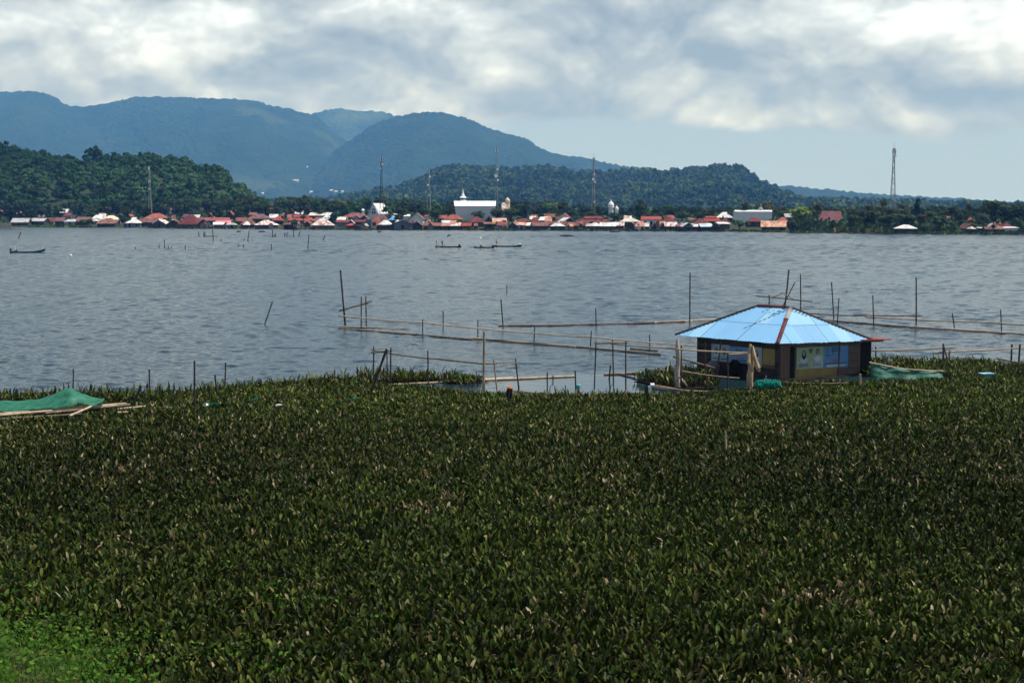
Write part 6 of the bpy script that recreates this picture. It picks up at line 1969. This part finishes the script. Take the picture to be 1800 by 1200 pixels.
bundle_on(c2, L2 / 2 - .45, .50, .26, M['black'], 'dark bundle in the bow of the maroon canoe')
bundle_on(c3, L3 / 2 - .35, .45, .26, M['hull_dk'], 'dark bundle in the bow of the bare wood canoe')
bundle_on(c4, L4 / 2 - .5, .62, .26, M['white'], 'white-topped bundle in the bow of the dark canoe')

# stakes far out in the lake
FS = [(37, 408, 32, 420), (238, 434, 238, 438), (280, 430, 279.6, 435.5), (289, 421, 289, 435), (296, 432, 296, 437.5), (301, 433, 302, 437), (325.5, 430.5, 326, 438), (349, 407, 350, 416), (358, 407, 358.5, 416), (360.5, 407, 360, 416), (373.6, 403.6, 375, 423), (388, 420, 389, 424), (419, 429.5, 420, 434), (428, 429.5, 428, 435), (429.5, 419, 428.5, 423), (438, 405.5, 435.5, 424), (443, 421, 444, 423.5), (477, 428.6, 477, 439), (479, 403.6, 479, 416), (484, 410, 484, 416), (501, 409, 500, 416), (505, 408, 504, 416), (516, 405, 516, 416), (528, 405, 525, 416), (543, 412, 541, 437), (571, 414, 568, 422)]
for i, (x0, y0, x1, y1) in enumerate(FS):
    lean = 'leaning' if abs(x0 - x1) > 2 else ('tall' if y1 - y0 > 11 else ('stubby' if y1 - y0 < 5 else 'upright'))
    stake(x0, y0, x1, y1, 1.5, f'{lean} dark far-out stake, {ORD[i]} from the blue canoe towards the maroon one', 'stake', group='stakes far out in the lake')
rail((360, 415.3, 416), (382, 415.3, 416), 1.3, 'thin crossbar low over the far water among the stakes', 'stake', group=None)
rail((479, 415, 416), (486, 415, 416), 1.3, 'short crossbar between two far stakes', 'stake', group=None)
# dark drifting plant clumps
for i, (x0, x1, y_, lab) in enumerate([(416, 423, 408, 'small drifting clump of plants near the village shore'), (454, 466, 408, 'longer drifting clump of plants near the far stakes'), (663, 670, 408.5, 'drifting clump of plants before the dark mast'), (786, 792, 415, 'drifting clump of plants between shore and maroon canoe'), (984, 1008, 415.5, 'longest drifting clump, beyond the dark canoe'), (1072, 1090, 408, 'drifting dark clump close to the waterline houses')]):
    a, b_ = at(x0, y_, 0), at(x1, y_, 0)
    lump('plant_clump', (a + b_) / 2 + Vector((0, 0, .12)), (b_ - a).length / 2, .9, .40, mat('floating weed', (.03, .04, .02), .9), lab, 'plant clump', 60 + i, .3)
lump('buoy', at(124, 449, .1), .25, .25, .25, M['white'], 'small white float on the open lake past the blue canoe', 'buoy', 91, .05)
lump('buoy', at(844.5, 418.5, .1), .35, .35, .3, M['white'], 'small white float beyond the bare wood canoe', 'buoy', 92, .05)
# bamboo pier by the shore
pr = empty('bamboo_pier', at(10, 403.5, 0), 'low bamboo pier at the end of the far shore', 'pier')
pl = pr['_loc']
for k in range(8):
    q = at(-22 + k * 8, 403.5, 0)
    MB().tube([(q.x - pl[0], 0, -.4), (q.x - pl[0], 0, 1.5 if k % 3 else 2.2)], .09, 6).build('post', M['stake'], pr)
q0, q1 = at(-26, 403.5, 0), at(26, 403.5, 0)
MB().tube([(q0.x - pl[0], 0, 1.1), (q1.x - pl[0], 0, 1.15)], .09, 6).build('handrail', M['bamboo_dark'], pr)
MB().box(q0.x - pl[0], q1.x - pl[0], -.5, .5, .25, .38).build('deck', M['bamboo_dark'], pr)
# pale buildings far up the mountain foot
from mathutils.bvhtree import BVHTree
bv = []
for o_ in list(col.objects):
    if o_.name.startswith('mountain'):
        me = o_.data
        bv.append(BVHTree.FromPolygons([v.co[:] for v in me.vertices], [p.vertices[:] for p in me.polygons]))
for i, (px, py, w_) in enumerate([(583, 336, 16), (591, 338, 12), (602, 338, 10), (547, 338.5, 13), (520, 318.5, 26), (540, 294.5, 6), (462, 341, 9)]):
    best = None
    for t_ in bv:
        h = t_.ray_cast(Vector((0, 0, EYE)), ray(px, py).normalized())
        if h[0] is not None and (best is None or h[3] < best[1]):
            best = (h[0], h[3])
    if best:
        p = best[0]
        r_ = empty('hill_building', p, f'pale building on the mountain foot, {ORD[i]} of the scattered white specks', 'building', 'white buildings on the mountain foot', R(rnd.uniform(-30, 30)))
        MB().box(-w_ / 2, w_ / 2, -4, 4, -4, 3.5).build('wall', M['white'], r_)
        MB().hexa([(-w_ / 2 - .5, -4.6, 3.5), (w_ / 2 + .5, -4.6, 3.5), (w_ / 2 + .5, 4.6, 3.5), (-w_ / 2 - .5, 4.6, 3.5)], [(-w_ / 2, -.3, 6), (w_ / 2, -.3, 6), (w_ / 2, .3, 6), (-w_ / 2, .3, 6)]).build('roof', M['white'], r_)
